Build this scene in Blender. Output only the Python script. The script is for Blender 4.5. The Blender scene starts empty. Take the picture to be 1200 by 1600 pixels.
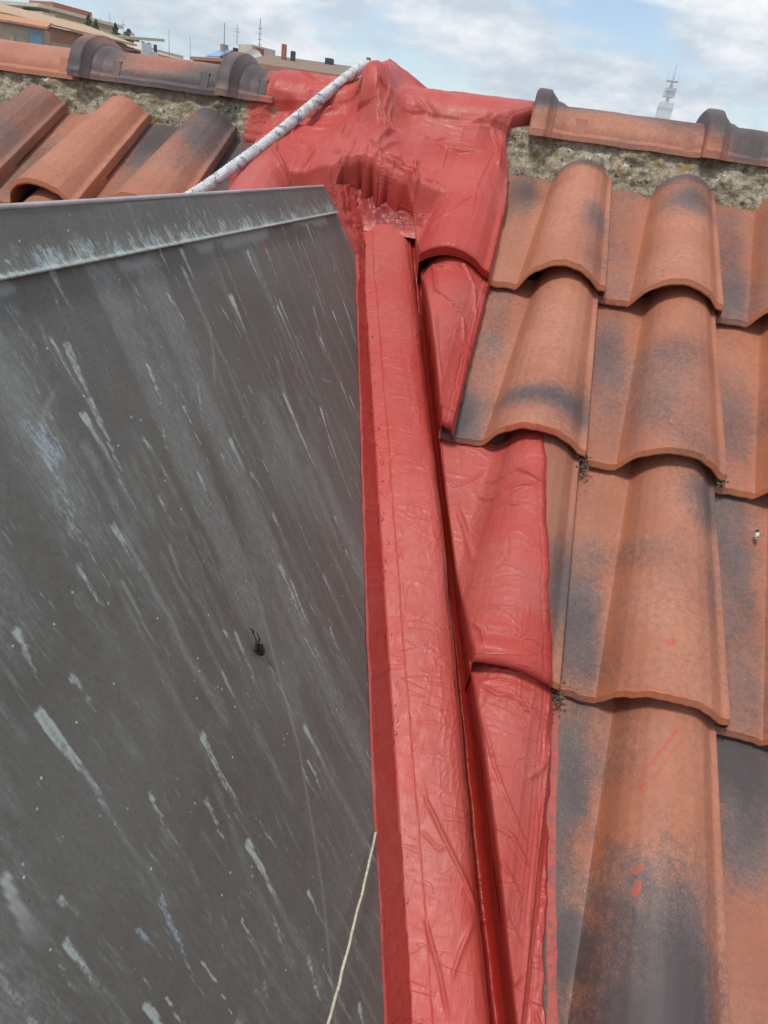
import bpy, math, random
import numpy as np
from mathutils import Matrix, Vector

R_ = math.radians
scene = bpy.context.scene
COL = scene.collection

# ------------------------------------------------------------------ camera
cam_data = bpy.data.cameras.new("camera")
cam = bpy.data.objects.new("camera", cam_data)
COL.objects.link(cam)
CAM = Vector((0.00569936, -1.33190469, 0.18480924))
cam.matrix_world = Matrix(((0.97184922, -0.20074129, 0.12333709, CAM.x),
                           (0.20000490, 0.42623873, -0.88222366, CAM.y),
                           (0.12452767, 0.88205640, 0.45438901, CAM.z),
                           (0, 0, 0, 1)))
cam_data.sensor_fit = 'HORIZONTAL'
cam_data.sensor_width = 36.0
cam_data.lens = 36.0 * 1100 / 1200
cam_data.clip_start = 0.02
cam_data.clip_end = 6000
scene.camera = cam
scene.render.resolution_x, scene.render.resolution_y = 768, 1024

# ------------------------------------------------------------------ light
SUN_EL, SUN_AZ = 62.0, -150.0         # azimuth from +Y towards +X
world = bpy.data.worlds.new("World")
scene.world = world
world.use_nodes = True
wt = world.node_tree
wt.nodes.clear()
def wn(t, **k):
    n = wt.nodes.new(t)
    for a, b in k.items():
        setattr(n, a, b)
    return n
def wl(a, b):
    wt.links.new(a, b)
w_out = wn('ShaderNodeOutputWorld')
sky = wn('ShaderNodeTexSky', sky_type='NISHITA', sun_disc=False,
         sun_elevation=R_(SUN_EL), sun_rotation=R_(SUN_AZ), air_density=1.0, dust_density=0.5)
bg_sky = wn('ShaderNodeBackground'); bg_sky.inputs['Strength'].default_value = 0.145
wl(sky.outputs[0], bg_sky.inputs['Color'])
tc = wn('ShaderNodeTexCoord')
sep = wn('ShaderNodeSeparateXYZ'); wl(tc.outputs['Generated'], sep.inputs[0])
zc = wn('ShaderNodeMath', operation='MAXIMUM'); wl(sep.outputs['Z'], zc.inputs[0]); zc.inputs[1].default_value = 0.0
za = wn('ShaderNodeMath', operation='ADD'); wl(zc.outputs[0], za.inputs[0]); za.inputs[1].default_value = 0.34
dx = wn('ShaderNodeMath', operation='DIVIDE'); wl(sep.outputs['X'], dx.inputs[0]); wl(za.outputs[0], dx.inputs[1])
dy = wn('ShaderNodeMath', operation='DIVIDE'); wl(sep.outputs['Y'], dy.inputs[0]); wl(za.outputs[0], dy.inputs[1])
cmb = wn('ShaderNodeCombineXYZ'); cmb.inputs[2].default_value = 2.7; wl(dx.outputs[0], cmb.inputs[0]); wl(dy.outputs[0], cmb.inputs[1])
cn = wn('ShaderNodeTexNoise', noise_dimensions='3D')
cn.inputs['Scale'].default_value = 1.9; cn.inputs['Detail'].default_value = 9; cn.inputs['Roughness'].default_value = 0.58
cn.inputs['Distortion'].default_value = 0.35
wl(cmb.outputs[0], cn.inputs['Vector'])
cr = wn('ShaderNodeMapRange', interpolation_type='SMOOTHSTEP')
cr.inputs['From Min'].default_value = 0.40; cr.inputs['From Max'].default_value = 0.53
wl(cn.outputs['Fac'], cr.inputs['Value'])
cn2 = wn('ShaderNodeTexNoise', noise_dimensions='3D')
cn2.inputs['Scale'].default_value = 5.0; cn2.inputs['Detail'].default_value = 8; cn2.inputs['Roughness'].default_value = 0.6
wl(cmb.outputs[0], cn2.inputs['Vector'])
ccol = wn('ShaderNodeValToRGB')
ccol.color_ramp.elements[0].position = 0.40; ccol.color_ramp.elements[0].color = (0.55, 0.64, 0.73, 1)
ccol.color_ramp.elements[1].position = 0.66; ccol.color_ramp.elements[1].color = (0.98, 0.99, 1.0, 1)
wl(cn2.outputs['Fac'], ccol.inputs[0])
bg_cl = wn('ShaderNodeBackground'); bg_cl.inputs['Strength'].default_value = 1.0
wl(ccol.outputs[0], bg_cl.inputs['Color'])
wmix = wn('ShaderNodeMixShader')
wl(cr.outputs[0], wmix.inputs[0]); wl(bg_sky.outputs[0], wmix.inputs[1]); wl(bg_cl.outputs[0], wmix.inputs[2])
wl(wmix.outputs[0], w_out.inputs['Surface'])

sd = bpy.data.lights.new("sun", 'SUN'); sd.energy = 2.3; sd.angle = R_(9); sd.color = (1.0, 0.95, 0.88)
sun = bpy.data.objects.new("sun", sd); COL.objects.link(sun)
sv = Vector((math.sin(R_(SUN_AZ)) * math.cos(R_(SUN_EL)), math.cos(R_(SUN_AZ)) * math.cos(R_(SUN_EL)), math.sin(R_(SUN_EL))))
sun.rotation_euler = sv.to_track_quat('Z', 'Y').to_euler()

scene.view_settings.view_transform = 'Standard'
scene.view_settings.look = 'None'
scene.view_settings.exposure = 0.17
scene.view_settings.gamma = 1.0
scene.view_settings.use_curve_mapping = False

# ------------------------------------------------------------------ numpy noise
def _hash(i, j, s):
    h = (i.astype(np.int64) * 374761393 + j.astype(np.int64) * 668265263 + s * 1442695041) & 0xffffffff
    h = ((h ^ (h >> 13)) * 1274126177) & 0xffffffff
    h = ((h ^ (h >> 16)) * 2246822519) & 0xffffffff
    return ((h ^ (h >> 15)) & 0xffffff) / float(0xffffff)
def vnoise(x, y, s=0):
    xi = np.floor(x); yi = np.floor(y); fx = x - xi; fy = y - yi
    fx = fx * fx * fx * (fx * (fx * 6 - 15) + 10); fy = fy * fy * fy * (fy * (fy * 6 - 15) + 10)
    a = _hash(xi, yi, s); b = _hash(xi + 1, yi, s); c = _hash(xi, yi + 1, s); d = _hash(xi + 1, yi + 1, s)
    return (a * (1 - fx) + b * fx) * (1 - fy) + (c * (1 - fx) + d * fx) * fy
def fbm(x, y, s=0, o=4, g=0.5):
    t = 0; a = 1.0; n = 0
    for k in range(o):
        t = t + a * vnoise(x * 2 ** k + 17.3 * k, y * 2 ** k - 9.1 * k, s + k); n += a; a *= g
    return t / n
def ridged(x, y, s=0, o=3, p=2.0):
    t = 0; a = 1.0; n = 0
    for k in range(o):
        t = t + a * (1 - np.abs(2 * vnoise(x * 2 ** k + 5.7 * k, y * 2 ** k + 3.3 * k, s + k) - 1)) ** p; n += a; a *= 0.5
    return t / n
def sstep(a, b, x):
    t = np.clip((x - a) / (b - a), 0, 1); return t * t * (3 - 2 * t)
def seg_bump(X, Y, pts, width, amp, taper=True):
    """height of a soft crease running along a polyline"""
    out = np.zeros_like(X)
    pts = np.array(pts, float)
    L = np.r_[0, np.cumsum(np.hypot(*(pts[1:] - pts[:-1]).T))]
    for k in range(len(pts) - 1):
        (x0, y0), (x1, y1) = pts[k], pts[k + 1]
        m = (X > min(x0, x1) - 4 * width) & (X < max(x0, x1) + 4 * width) & (Y > min(y0, y1) - 4 * width) & (Y < max(y0, y1) + 4 * width)
        if not m.any(): continue
        xs, ys = X[m], Y[m]
        dxx, dyy = x1 - x0, y1 - y0
        t = np.clip(((xs - x0) * dxx + (ys - y0) * dyy) / (dxx * dxx + dyy * dyy), 0, 1)
        d = np.hypot(xs - x0 - t * dxx, ys - y0 - t * dyy)
        f = (L[k] + t * (L[k + 1] - L[k])) / L[-1]
        tp = np.clip(np.minimum(f, 1 - f) * 6, 0.15, 1) if taper else 1
        h = np.exp(-(d / width) ** 2) * tp
        out[m] = np.maximum(out[m], h)
    return out * amp
def smax(a, b, k):
    h = np.clip(0.5 + 0.5 * (b - a) / k, 0, 1)
    return a * (1 - h) + b * h + k * h * (1 - h)

# ------------------------------------------------------------------ roof frame
SL = R_(32.0); CS, SN = math.cos(SL), math.sin(SL)
def rw(u, v, w):
    u, v, w = np.broadcast_arrays(u, v, w)
    return np.stack([u, v * CS - w * SN, v * SN + w * CS], -1)
def roof_matrix(u, v, w):
    return Matrix(((1, 0, 0, u), (0, CS, -SN, v * CS - w * SN), (0, SN, CS, v * SN + w * CS), (0, 0, 0, 1)))

# ------------------------------------------------------------------ object helpers
def empty(name, label, cat, loc=(0, 0, 0), group=None):
    o = bpy.data.objects.new(name, None); COL.objects.link(o)
    o.location = loc; o.empty_display_size = 0.05
    o['label'] = label; o['category'] = cat
    if group: o['group'] = group
    return o
def tag(o, label, cat, group=None):
    o['label'] = label; o['category'] = cat
    if group: o['group'] = group
    return o
def link(name, me, mat, parent=None, mw=None, smooth=True):
    if mat is not None: me.materials.append(mat)
    if smooth and len(me.polygons): me.polygons.foreach_set('use_smooth', [True] * len(me.polygons))
    o = bpy.data.objects.new(name, me); COL.objects.link(o)
    loc = Matrix.Identity(4) if mw is None else mw
    if parent is not None:
        o.parent = parent
        pl = parent.location
        if parent.parent is not None:
            o.matrix_local = loc            # given relative to the parent already
        else:
            o.matrix_local = Matrix.Translation(-pl) @ loc
    else:
        o.matrix_world = loc
    return o
def mesh(name, V, F):
    me = bpy.data.meshes.new(name)
    V = np.asarray(V, np.float32).reshape(-1, 3)
    if isinstance(F, np.ndarray):
        k = F.shape[1]
        me.vertices.add(len(V)); me.vertices.foreach_set('co', V.ravel())
        me.loops.add(F.size); me.loops.foreach_set('vertex_index', F.astype(np.int32).ravel())
        me.polygons.add(len(F))
        me.polygons.foreach_set('loop_start', np.arange(0, F.size, k, dtype=np.int32))
        me.polygons.foreach_set('loop_total', np.full(len(F), k, np.int32))
        me.update(calc_edges=True)
    else:
        me.from_pydata([tuple(map(float, v)) for v in V], [], F)
        me.update()
    return me
def grid_faces(n, m, mask=None, flip=False, wrap=False):
    i = np.arange(n - 1); j = np.arange(m if wrap else m - 1)
    I, J = np.meshgrid(i, j, indexing='ij'); J2 = (J + 1) % m
    F = np.stack([I * m + J, (I + 1) * m + J, (I + 1) * m + J2, I * m + J2], -1).reshape(-1, 4)
    if flip: F = F[:, ::-1]
    if mask is not None: F = F[mask.ravel()]
    return F
def compact(V, F):
    used = np.zeros(len(V), bool); used[F.ravel()] = True
    idx = np.cumsum(used) - 1
    return V[used], idx[F], used
def attr(me, name, vals):
    a = me.attributes.new(name, 'FLOAT', 'POINT')
    a.data.foreach_set('value', np.asarray(vals, np.float32).ravel())
def tube(path, radii, seg=10):
    P = np.asarray(path, float); n = len(P)
    T = np.gradient(P, axis=0); T /= np.linalg.norm(T, axis=1)[:, None]
    ref = np.array([0, 0, 1.0]) if abs(T[0, 2]) < 0.9 else np.array([1.0, 0, 0])
    V = []
    for k in range(n):
        a = np.cross(T[k], ref); a /= np.linalg.norm(a); b = np.cross(T[k], a)
        r = radii[k] if np.ndim(radii) else radii
        th = np.linspace(0, 2 * np.pi, seg, endpoint=False)
        V.append(P[k] + r * (np.cos(th)[:, None] * a + np.sin(th)[:, None] * b))
    V = np.concatenate(V)
    F = grid_faces(n, seg, wrap=True)
    return V, F
def boxV(x0, x1, y0, y1, z0, z1):
    V = [(x, y, z) for x in (x0, x1) for y in (y0, y1) for z in (z0, z1)]
    F = [(0, 1, 3, 2), (4, 6, 7, 5), (0, 4, 5, 1), (2, 3, 7, 6), (0, 2, 6, 4), (1, 5, 7, 3)]
    return V, F
def join(parts):
    V = []; F = []
    for v, f in parts:
        o = len(V); V += [tuple(p) for p in v]; F += [tuple(int(i) + o for i in q) for q in f]
    return V, F

# ------------------------------------------------------------------ materials
def new_mat(name):
    m = bpy.data.materials.new(name); m.use_nodes = True
    nt = m.node_tree; nt.nodes.clear()
    out = nt.nodes.new('ShaderNodeOutputMaterial'); b = nt.nodes.new('ShaderNodeBsdfPrincipled')
    nt.links.new(b.outputs[0], out.inputs[0])
    return m, nt, b
class N:
    """tiny node-graph helper"""
    def __init__(s, nt): s.nt = nt
    def n(s, t, **k):
        x = s.nt.nodes.new(t)
        for a, b in k.items(): setattr(x, a, b)
        return x
    def put(s, sock, v):
        if hasattr(v, 'is_output') or isinstance(v, bpy.types.NodeSocket): s.nt.links.new(v, sock)
        elif isinstance(v, (tuple, list)): sock.default_value = tuple(v) + ((1,) if len(v) == 3 and len(sock.default_value) == 4 else ())
        else: sock.default_value = v
    def obj(s): return s.n('ShaderNodeTexCoord').outputs['Object']
    def mapping(s, v, scale=(1, 1, 1), loc=(0, 0, 0), rot=(0, 0, 0)):
        m = s.n('ShaderNodeMapping'); s.put(m.inputs['Vector'], v)
        m.inputs['Scale'].default_value = scale; m.inputs['Location'].default_value = loc; m.inputs['Rotation'].default_value = rot
        return m.outputs[0]
    def noise(s, v, scale, detail=4, rough=0.55, dist=0.0):
        x = s.n('ShaderNodeTexNoise'); s.put(x.inputs['Vector'], v)
        x.inputs['Scale'].default_value = scale; x.inputs['Detail'].default_value = detail; x.inputs['Roughness'].default_value = rough
        x.inputs['Distortion'].default_value = dist
        return x.outputs['Fac']
    def voro(s, v, scale, feat='F1'):
        x = s.n('ShaderNodeTexVoronoi', feature=feat); s.put(x.inputs['Vector'], v); x.inputs['Scale'].default_value = scale
        return x.outputs['Distance']
    def rng(s, v, a, b, c=0.0, d=1.0, smooth=True):
        x = s.n('ShaderNodeMapRange', interpolation_type='SMOOTHSTEP' if smooth else 'LINEAR'); s.put(x.inputs['Value'], v)
        for k, q in zip(('From Min', 'From Max', 'To Min', 'To Max'), (a, b, c, d)): x.inputs[k].default_value = q
        return x.outputs[0]
    def math(s, op, a, b=0.0, clamp=False):
        x = s.n('ShaderNodeMath', operation=op, use_clamp=clamp); s.put(x.inputs[0], a); s.put(x.inputs[1], b); return x.outputs[0]
    def mix(s, f, a, b, mode='MIX'):
        x = s.n('ShaderNodeMix', data_type='RGBA', blend_type=mode); s.put(x.inputs['Factor'], f); s.put(x.inputs['A'], a) if False else None
        s.put(x.inputs[6], a); s.put(x.inputs[7], b); return x.outputs[2]
    def attr(s, name):
        x = s.n('ShaderNodeAttribute'); x.attribute_name = name; return x.outputs['Fac']
    def bump(s, h, strength=0.3, dist=0.002, nrm=None):
        x = s.n('ShaderNodeBump'); s.put(x.inputs['Height'], h); x.inputs['Strength'].default_value = strength; x.inputs['Distance'].default_value = dist
        if nrm is not None: s.put(x.inputs['Normal'], nrm)
        return x.outputs[0]
    def rand(s): return s.n('ShaderNodeObjectInfo').outputs['Random']
def off(k, v, r):
    """object coordinates shifted by the object's own random value"""
    c = k.n('ShaderNodeCombineXYZ'); k.put(c.inputs[0], k.math('MULTIPLY', r, 31.7)); k.put(c.inputs[1], k.math('MULTIPLY', r, 17.3)); k.put(c.inputs[2], k.math('MULTIPLY', r, 7.9))
    a = k.n('ShaderNodeVectorMath', operation='ADD'); k.put(a.inputs[0], v); k.put(a.inputs[1], c.outputs[0]); return a.outputs[0]

def mat_clay():
    m, nt, b = new_mat("terracotta"); k = N(nt)
    o = k.obj(); r = k.rand(); p = off(k, o, r)
    soot, tone, red = k.attr('soot'), k.attr('tone'), k.attr('redpaint')
    n1 = k.noise(p, 9, 5, 0.6); n2 = k.noise(p, 420, 3, 0.7); n3 = k.noise(p, 130, 4, 0.65)
    base = k.mix(k.rng(n1, 0.3, 0.72), (0.400, 0.146, 0.081), (0.475, 0.200, 0.120))
    base = k.mix(k.math('MULTIPLY', tone, 1.0), base, (0.235, 0.098, 0.066))
    base = k.mix(k.rng(n3, 0.40, 0.68, 0.0, 0.30), base, (0.30, 0.125, 0.085))
    edge = k.attr('edge')
    base = k.mix(k.math('MULTIPLY', edge, 0.85), base, (0.50, 0.150, 0.050))
    sm = k.math('ADD', soot, k.math('MULTIPLY', k.math('SUBTRACT', n2, 0.5), 1.0))
    sm = k.math('ADD', sm, k.math('MULTIPLY', k.math('SUBTRACT', n3, 0.5), 0.55))
    sm = k.math('ADD', sm, k.math('MULTIPLY', k.math('SUBTRACT', n1, 0.5), 0.5))
    sf = k.rng(sm, 0.16, 0.92)
    n6 = k.noise(p, 780, 2, 0.7)
    base = k.mix(k.rng(k.math('ADD', n6, k.math('MULTIPLY', n3, 0.5)), 0.72, 0.98, 0, 0.28), base, (0.16, 0.085, 0.066))
    base = k.mix(k.rng(k.math('ADD', n2, k.math('MULTIPLY', n3, 0.4)), 0.62, 0.40, 0, 0.30), base, (0.56, 0.30, 0.21))
    grey = k.mix(k.rng(n1, 0.35, 0.65), (0.072, 0.062, 0.064), (0.118, 0.100, 0.097))
    grey = k.mix(k.rng(sm, 0.75, 1.25, 0, 0.85), grey, (0.046, 0.046, 0.051))
    c = k.mix(k.math('MULTIPLY', sf, 0.93), base, grey)
    sp = k.rng(k.voro(p, 95), 0.10, 0.05)
    c = k.mix(k.math('MULTIPLY', sp, k.rng(k.noise(p, 60, 2), 0.60, 0.72)), c, (0.42, 0.38, 0.33))
    dk = k.rng(k.voro(off(k, o, k.math('ADD', r, 3.1)), 70), 0.085, 0.04)
    c = k.mix(k.math('MULTIPLY', dk, k.rng(k.noise(p, 41, 2), 0.55, 0.7, 0, 0.75)), c, (0.06, 0.045, 0.04))
    rp = k.rng(k.math('ADD', red, k.math('MULTIPLY', k.math('SUBTRACT', n1, 0.5), 1.0)), 0.40, 0.62)
    c = k.mix(k.math('MULTIPLY', rp, k.rng(k.math('ADD', n3, k.math('MULTIPLY', n2, 0.4)), 0.50, 0.85, 0.30, 0.95)), c, (0.48, 0.085, 0.060))
    k.put(b.inputs['Base Color'], c)
    k.put(b.inputs['Roughness'], k.rng(sf, 0, 1, 0.55, 0.56))
    b.inputs['Specular IOR Level'].default_value = 0.35
    h = k.math('ADD', k.math('MULTIPLY', n2, 0.5), k.math('MULTIPLY', n3, 0.8))
    k.put(b.inputs['Normal'], k.bump(h, 0.22, 0.0012))
    return m
def mat_red():
    m, nt, b = new_mat("red_membrane_paint"); k = N(nt)
    o = k.obj()
    n1 = k.noise(o, 7, 4); n2 = k.noise(o, 55, 4, 0.6)
    c = k.mix(k.rng(n1, 0.3, 0.7), (0.445, 0.055, 0.041), (0.500, 0.084, 0.067))
    c = k.mix(k.rng(k.noise(o, 4.5, 4, 0.65), 0.42, 0.66, 0.0, 0.42), c, (0.42, 0.135, 0.110))
    deep_red_shade = k.attr('deep_red_shade')
    c = k.mix(k.math('MULTIPLY', deep_red_shade, 0.95), c, (0.33, 0.019, 0.011))  # deep red edge paint, plus channel shade painted into the colour
    c = k.mix(k.attr('old_shade'), c, (0.17, 0.022, 0.026))  # dull old membrane, with the recess shade painted into its colour
    dk = k.rng(k.voro(o, 26), 0.055, 0.03)
    c = k.mix(k.math('MULTIPLY', dk, k.rng(k.noise(o, 13, 1), 0.50, 0.6, 0, 0.8)), c, (0.12, 0.02, 0.02))
    k.put(b.inputs['Base Color'], c)
    k.put(b.inputs['Roughness'], k.math('SUBTRACT', k.rng(n2, 0.3, 0.7, 0.42, 0.58), k.math('MULTIPLY', deep_red_shade, 0.14)))
    b.inputs['Specular IOR Level'].default_value = 0.42
    st = k.noise(k.mapping(o, (300, 26, 26)), 1.0, 3, 0.6)
    def crease(sc, loc, wd, gate, g0):
        q = k.noise(k.mapping(o, sc, loc), 1.0, 2, 0.5, 0.6)
        ln = k.rng(k.math('ABSOLUTE', k.math('SUBTRACT', q, 0.5)), wd * 1.5, 0.0)
        return k.math('MULTIPLY', ln, k.rng(k.noise(k.mapping(o, (1, 1, 1), loc), gate, 2), g0, g0 + 0.1))
    c1 = crease((9, 42, 42), (0, 0, 0), 0.020, 14, 0.46); c2 = crease((36, 12, 12), (4, 2, 1), 0.018, 11, 0.52); c3 = crease((26, 26, 26), (9, 5, 3), 0.014, 9, 0.50)
    h = k.math('ADD', k.math('MULTIPLY', n2, 0.9), k.math('MULTIPLY', st, 0.40))
    for q, g in ((c1, 0.50), (c2, 0.30), (c3, 0.25)): h = k.math('ADD', h, k.math('MULTIPLY', q, g))
    k.put(b.inputs['Normal'], k.bump(h, 0.55, 0.0024))
    return m
def mat_copper():
    m, nt, b = new_mat("weathered_copper"); k = N(nt)
    o = k.obj()      # x along the ridge, y down the slope
    film, green, blue, white, dark = (k.attr(q) for q in ('film', 'green', 'blue', 'white', 'redmark'))
    slant = k.mapping(o, (1, 1, 1), (0, 0, 0), (0, 0, 0.03))
    n1 = k.noise(o, 5, 5, 0.6); n2 = k.noise(k.mapping(slant, (60, 9, 1)), 1.0, 5, 0.65); n3 = k.noise(o, 300, 3, 0.75)
    n4 = k.noise(k.mapping(slant, (420, 70, 1)), 1.0, 3, 0.7); n5 = k.noise(o, 38, 5, 0.65)
    c = k.mix(k.rng(n1, 0.3, 0.7), (0.112, 0.104, 0.088), (0.148, 0.144, 0.126))
    c = k.mix(k.rng(n5, 0.45, 0.75, 0, 0.35), c, (0.150, 0.148, 0.132))
    c = k.mix(k.rng(n2, 0.52, 0.78, 0, 0.38), c, (0.18, 0.178, 0.162))
    c = k.mix(k.rng(n3, 0.42, 0.72, 0, 0.45), c, (0.070, 0.060, 0.050))
    jit = k.math('ADD', k.math('MULTIPLY', k.math('SUBTRACT', n4, 0.5), 0.9), k.math('MULTIPLY', k.math('SUBTRACT', n3, 0.5), 0.7))
    def crisp(a, lo, hi, wgt): return k.math('MULTIPLY', k.rng(k.math('ADD', a, k.math('MULTIPLY', jit, k.rng(a, 0.0, 0.25))), lo, hi), wgt)
    c = k.mix(crisp(film, 0.04, 0.66, 0.80), c, (0.255, 0.272, 0.250))
    c = k.mix(crisp(blue, 0.16, 0.60, 0.85), c, (0.34, 0.42, 0.47))
    c = k.mix(crisp(green, 0.08, 0.62, 0.88), c, (0.42, 0.475, 0.430))
    c = k.mix(white, c, (0.62, 0.64, 0.62))
    # elongated run marks, dashes and specks
    for sc, loc, r0, gate, g0, w_, cc in (((120, 17, 1), (0, 0, 0), 0.20, 23, 0.55, 0.26, (0.33, 0.36, 0.335)), ((230, 40, 1), (3, 7, 1), 0.22, 31, 0.54, 0.24, (0.36, 0.40, 0.38)), ((55, 11, 1), (5, 1, 2), 0.15, 9, 0.55, 0.32, (0.40, 0.45, 0.42))):
        d = k.voro(k.mapping(slant, sc, loc), 1.0)
        m1 = k.math('MULTIPLY', k.rng(k.math('ADD', d, k.math('MULTIPLY', k.math('SUBTRACT', n3, 0.5), 0.14)), r0, r0 * 0.45), k.rng(k.noise(k.mapping(o, (1, 1, 1), loc), gate, 2), g0, g0 + 0.08))
        c = k.mix(k.math('MULTIPLY', m1, w_), c, cc)
    sp = k.math('MULTIPLY', k.rng(k.voro(o, 75), 0.085, 0.05), k.rng(k.noise(o, 19, 1), 0.46, 0.56, 0, 0.9))
    c = k.mix(sp, c, (0.52, 0.55, 0.52))
    dk2 = k.math('MULTIPLY', k.rng(k.voro(k.mapping(o, (1, 1, 1), (2.2, 5.1, 0)), 48), 0.05, 0.03), k.rng(k.noise(o, 15, 1), 0.50, 0.6, 0, 0.8))
    c = k.mix(dk2, c, (0.03, 0.027, 0.024))
    c = k.mix(dark, c, (0.42, 0.10, 0.06))
    k.put(b.inputs['Base Color'], c)
    k.put(b.inputs['Roughness'], k.rng(n2, 0.3, 0.7, 0.42, 0.6))
    b.inputs['Specular IOR Level'].default_value = 0.3
    k.put(b.inputs['Normal'], k.bump(k.math('ADD', n3, k.math('MULTIPLY', n2, 0.6)), 0.16, 0.001))
    return m
def mat_mortar():
    m, nt, b = new_mat("lichen_mortar"); k = N(nt)
    o = k.obj()
    n1 = k.noise(o, 14, 5, 0.6); n2 = k.noise(o, 85, 4, 0.7); n3 = k.noise(o, 30, 4, 0.6)
    c = k.mix(k.rng(n1, 0.35, 0.65), (0.26, 0.215, 0.145), (0.40, 0.345, 0.25))
    c = k.mix(k.rng(n2, 0.42, 0.62, 0, 0.8), c, (0.155, 0.125, 0.08))
    lich = k.attr('lichen')
    v = k.math('MULTIPLY', k.rng(k.noise(o, 150, 4, 0.75), 0.50, 0.60), k.rng(k.voro(o, 60), 0.55, 0.25))
    c = k.mix(k.math('MULTIPLY', v, k.math('MULTIPLY', lich, k.rng(n3, 0.36, 0.52))), c, (0.62, 0.62, 0.57))
    y = k.rng(k.noise(k.mapping(o, (1, 1, 1), (3.1, 1.7, 0.4)), 26, 4, 0.65), 0.55, 0.66)
    c = k.mix(k.math('MULTIPLY', y, k.rng(n2, 0.3, 0.6, 0.25, 0.75)), c, (0.25, 0.155, 0.028))
    bl = k.rng(k.noise(k.mapping(o, (1, 1, 1), (7.7, 2.2, 5.4)), 70, 3, 0.6), 0.60, 0.68)
    c = k.mix(k.math('MULTIPLY', bl, k.math('MULTIPLY', lich, 0.85)), c, (0.04, 0.036, 0.03))
    rp = k.rng(k.math('ADD', k.attr('redpaint'), k.math('MULTIPLY', k.math('SUBTRACT', n2, 0.5), 0.7)), 0.3, 0.65)
    c = k.mix(rp, c, (0.46, 0.085, 0.065))
    k.put(b.inputs['Base Color'], c); b.inputs['Roughness'].default_value = 0.92
    h = k.math('ADD', k.math('MULTIPLY', n2, 1.0), k.math('MULTIPLY', k.noise(o, 220, 3, 0.6), 0.5))
    k.put(b.inputs['Normal'], k.bump(h, 0.8, 0.006))
    return m
def mat_plain(name, col, rough=0.7, var=0.12, scale=8, metal=0.0, spec=0.4):
    m, nt, b = new_mat(name); k = N(nt)
    n = k.noise(k.obj(), scale, 4, 0.6)
    lo = tuple(max(0, q * (1 - var)) for q in col); hi = tuple(min(1, q * (1 + var)) for q in col)
    k.put(b.inputs['Base Color'], k.mix(k.rng(n, 0.3, 0.7), lo, hi))
    b.inputs['Roughness'].default_value = rough; b.inputs['Metallic'].default_value = metal
    b.inputs['Specular IOR Level'].default_value = spec
    return m
M_CLAY = mat_clay(); M_RED = mat_red(); M_COP = mat_copper(); M_MORT = mat_mortar()
M_DECK = mat_plain("roofing_felt", (0.05, 0.045, 0.04), 0.95)
M_EDGE = mat_plain("bare_copper_edge", (0.42, 0.42, 0.42), 0.4, 0.15, 30, 0.3)

# ------------------------------------------------------------------ big setting
GZ = -18.0
gm, gnt, gb = new_mat("town_ground"); gk = N(gnt)
gn = gk.noise(gk.obj(), 0.05, 5, 0.6)
gk.put(gb.inputs['Base Color'], gk.mix(gk.rng(gn, 0.35, 0.65), (0.06, 0.06, 0.06), (0.16, 0.14, 0.12))); gb.inputs['Roughness'].default_value = 0.95
ground = link("ground", mesh("ground", [(-980, -980, GZ), (980, -980, GZ), (980, 980, GZ), (-980, 980, GZ)], [(0, 1, 2, 3)]), gm, smooth=False)
ground['kind'] = 'structure'

# ================================================================== THE TILED ROOF
PITCH, GAUGE = 0.2002, 0.36
UB = np.array([-.066, -.05, -.02, -.008, -.002, .001, .004, .009, .016, .026, .040, .056, .070, .083, .102, .120, .130, .1365, .1395, .149, .1505, .1505])
WB = np.array([.0005, -.0006, -.0008, -.0012, -.0014, .0042, .0100, .021, .034, .045, .055, .0615, .0642, .0636, .0585, .048, .0375, .0300, .0275, .0262, .0235, .006])
def resample(n):
    L = np.r_[0, np.cumsum(np.hypot(np.diff(UB), np.diff(WB)))]
    d = np.linspace(0, L[-1], 400)
    u = np.interp(d, L, UB); w = np.interp(d, L, WB)
    ker = np.hanning(9); ker /= ker.sum()
    us = np.convolve(np.pad(u, 4, 'edge'), ker, 'valid'); ws = np.convolve(np.pad(w, 4, 'edge'), ker, 'valid')
    us[:3] = u[:3]; ws[:3] = w[:3]; us[-6:] = u[-6:]; ws[-6:] = w[-6:]
    f = np.linspace(0, 399, n)
    return np.interp(f, range(400), us), np.interp(f, range(400), ws)
PU, PW = resample(100)
TILT = 0.018
def taper(pu, t):
    """profile coordinate -> local u at height fraction t (0 nose, 1 next nose)"""
    a = np.where(pu >= 0, 0.028 * t + pu * (1 - 0.235 * t), 0.028 * t + pu * (1.06 + 0.424 * t))
    return a
def untaper(ul, t):
    d = ul - 0.028 * t
    return np.where(d >= 0, d / (1 - 0.235 * t), d / (1.06 + 0.424 * t))
def hscale(t): return 1 - 0.19 * t
_ord = np.argsort(PU[:-4])
def tile_w(ul, vl):
    """top surface height of a tile at local (u, v)"""
    t = vl / GAUGE
    pu = untaper(ul, t)
    return np.interp(pu, PU[:-4], PW[:-4]) * hscale(t) - TILT * t

UT_V = np.array([-1.6, -1.069, -.49, .07, .13, .2, .3]); UT_U = np.array([.305, .149, -.027, -.194, -.2135, -.24, -.27])
def uT(v): return np.interp(v, UT_V, UT_U)       # cut line of the tiles along the gutter
def uL(v): return -.316 - .3045 * (v - .101)     # crease where the gutter meets the copper
def uR(v): return np.interp(v, [-1.6, -1.069, -.49, .086, .3], [.28, .125, -.039, -.215, -.281])

roof = empty("tiled_roof", "weathered terracotta tile roof slope with mortared ridge, around the red membrane", "roof", (0, 0, 0))
rng = np.random.default_rng(7)

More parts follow.
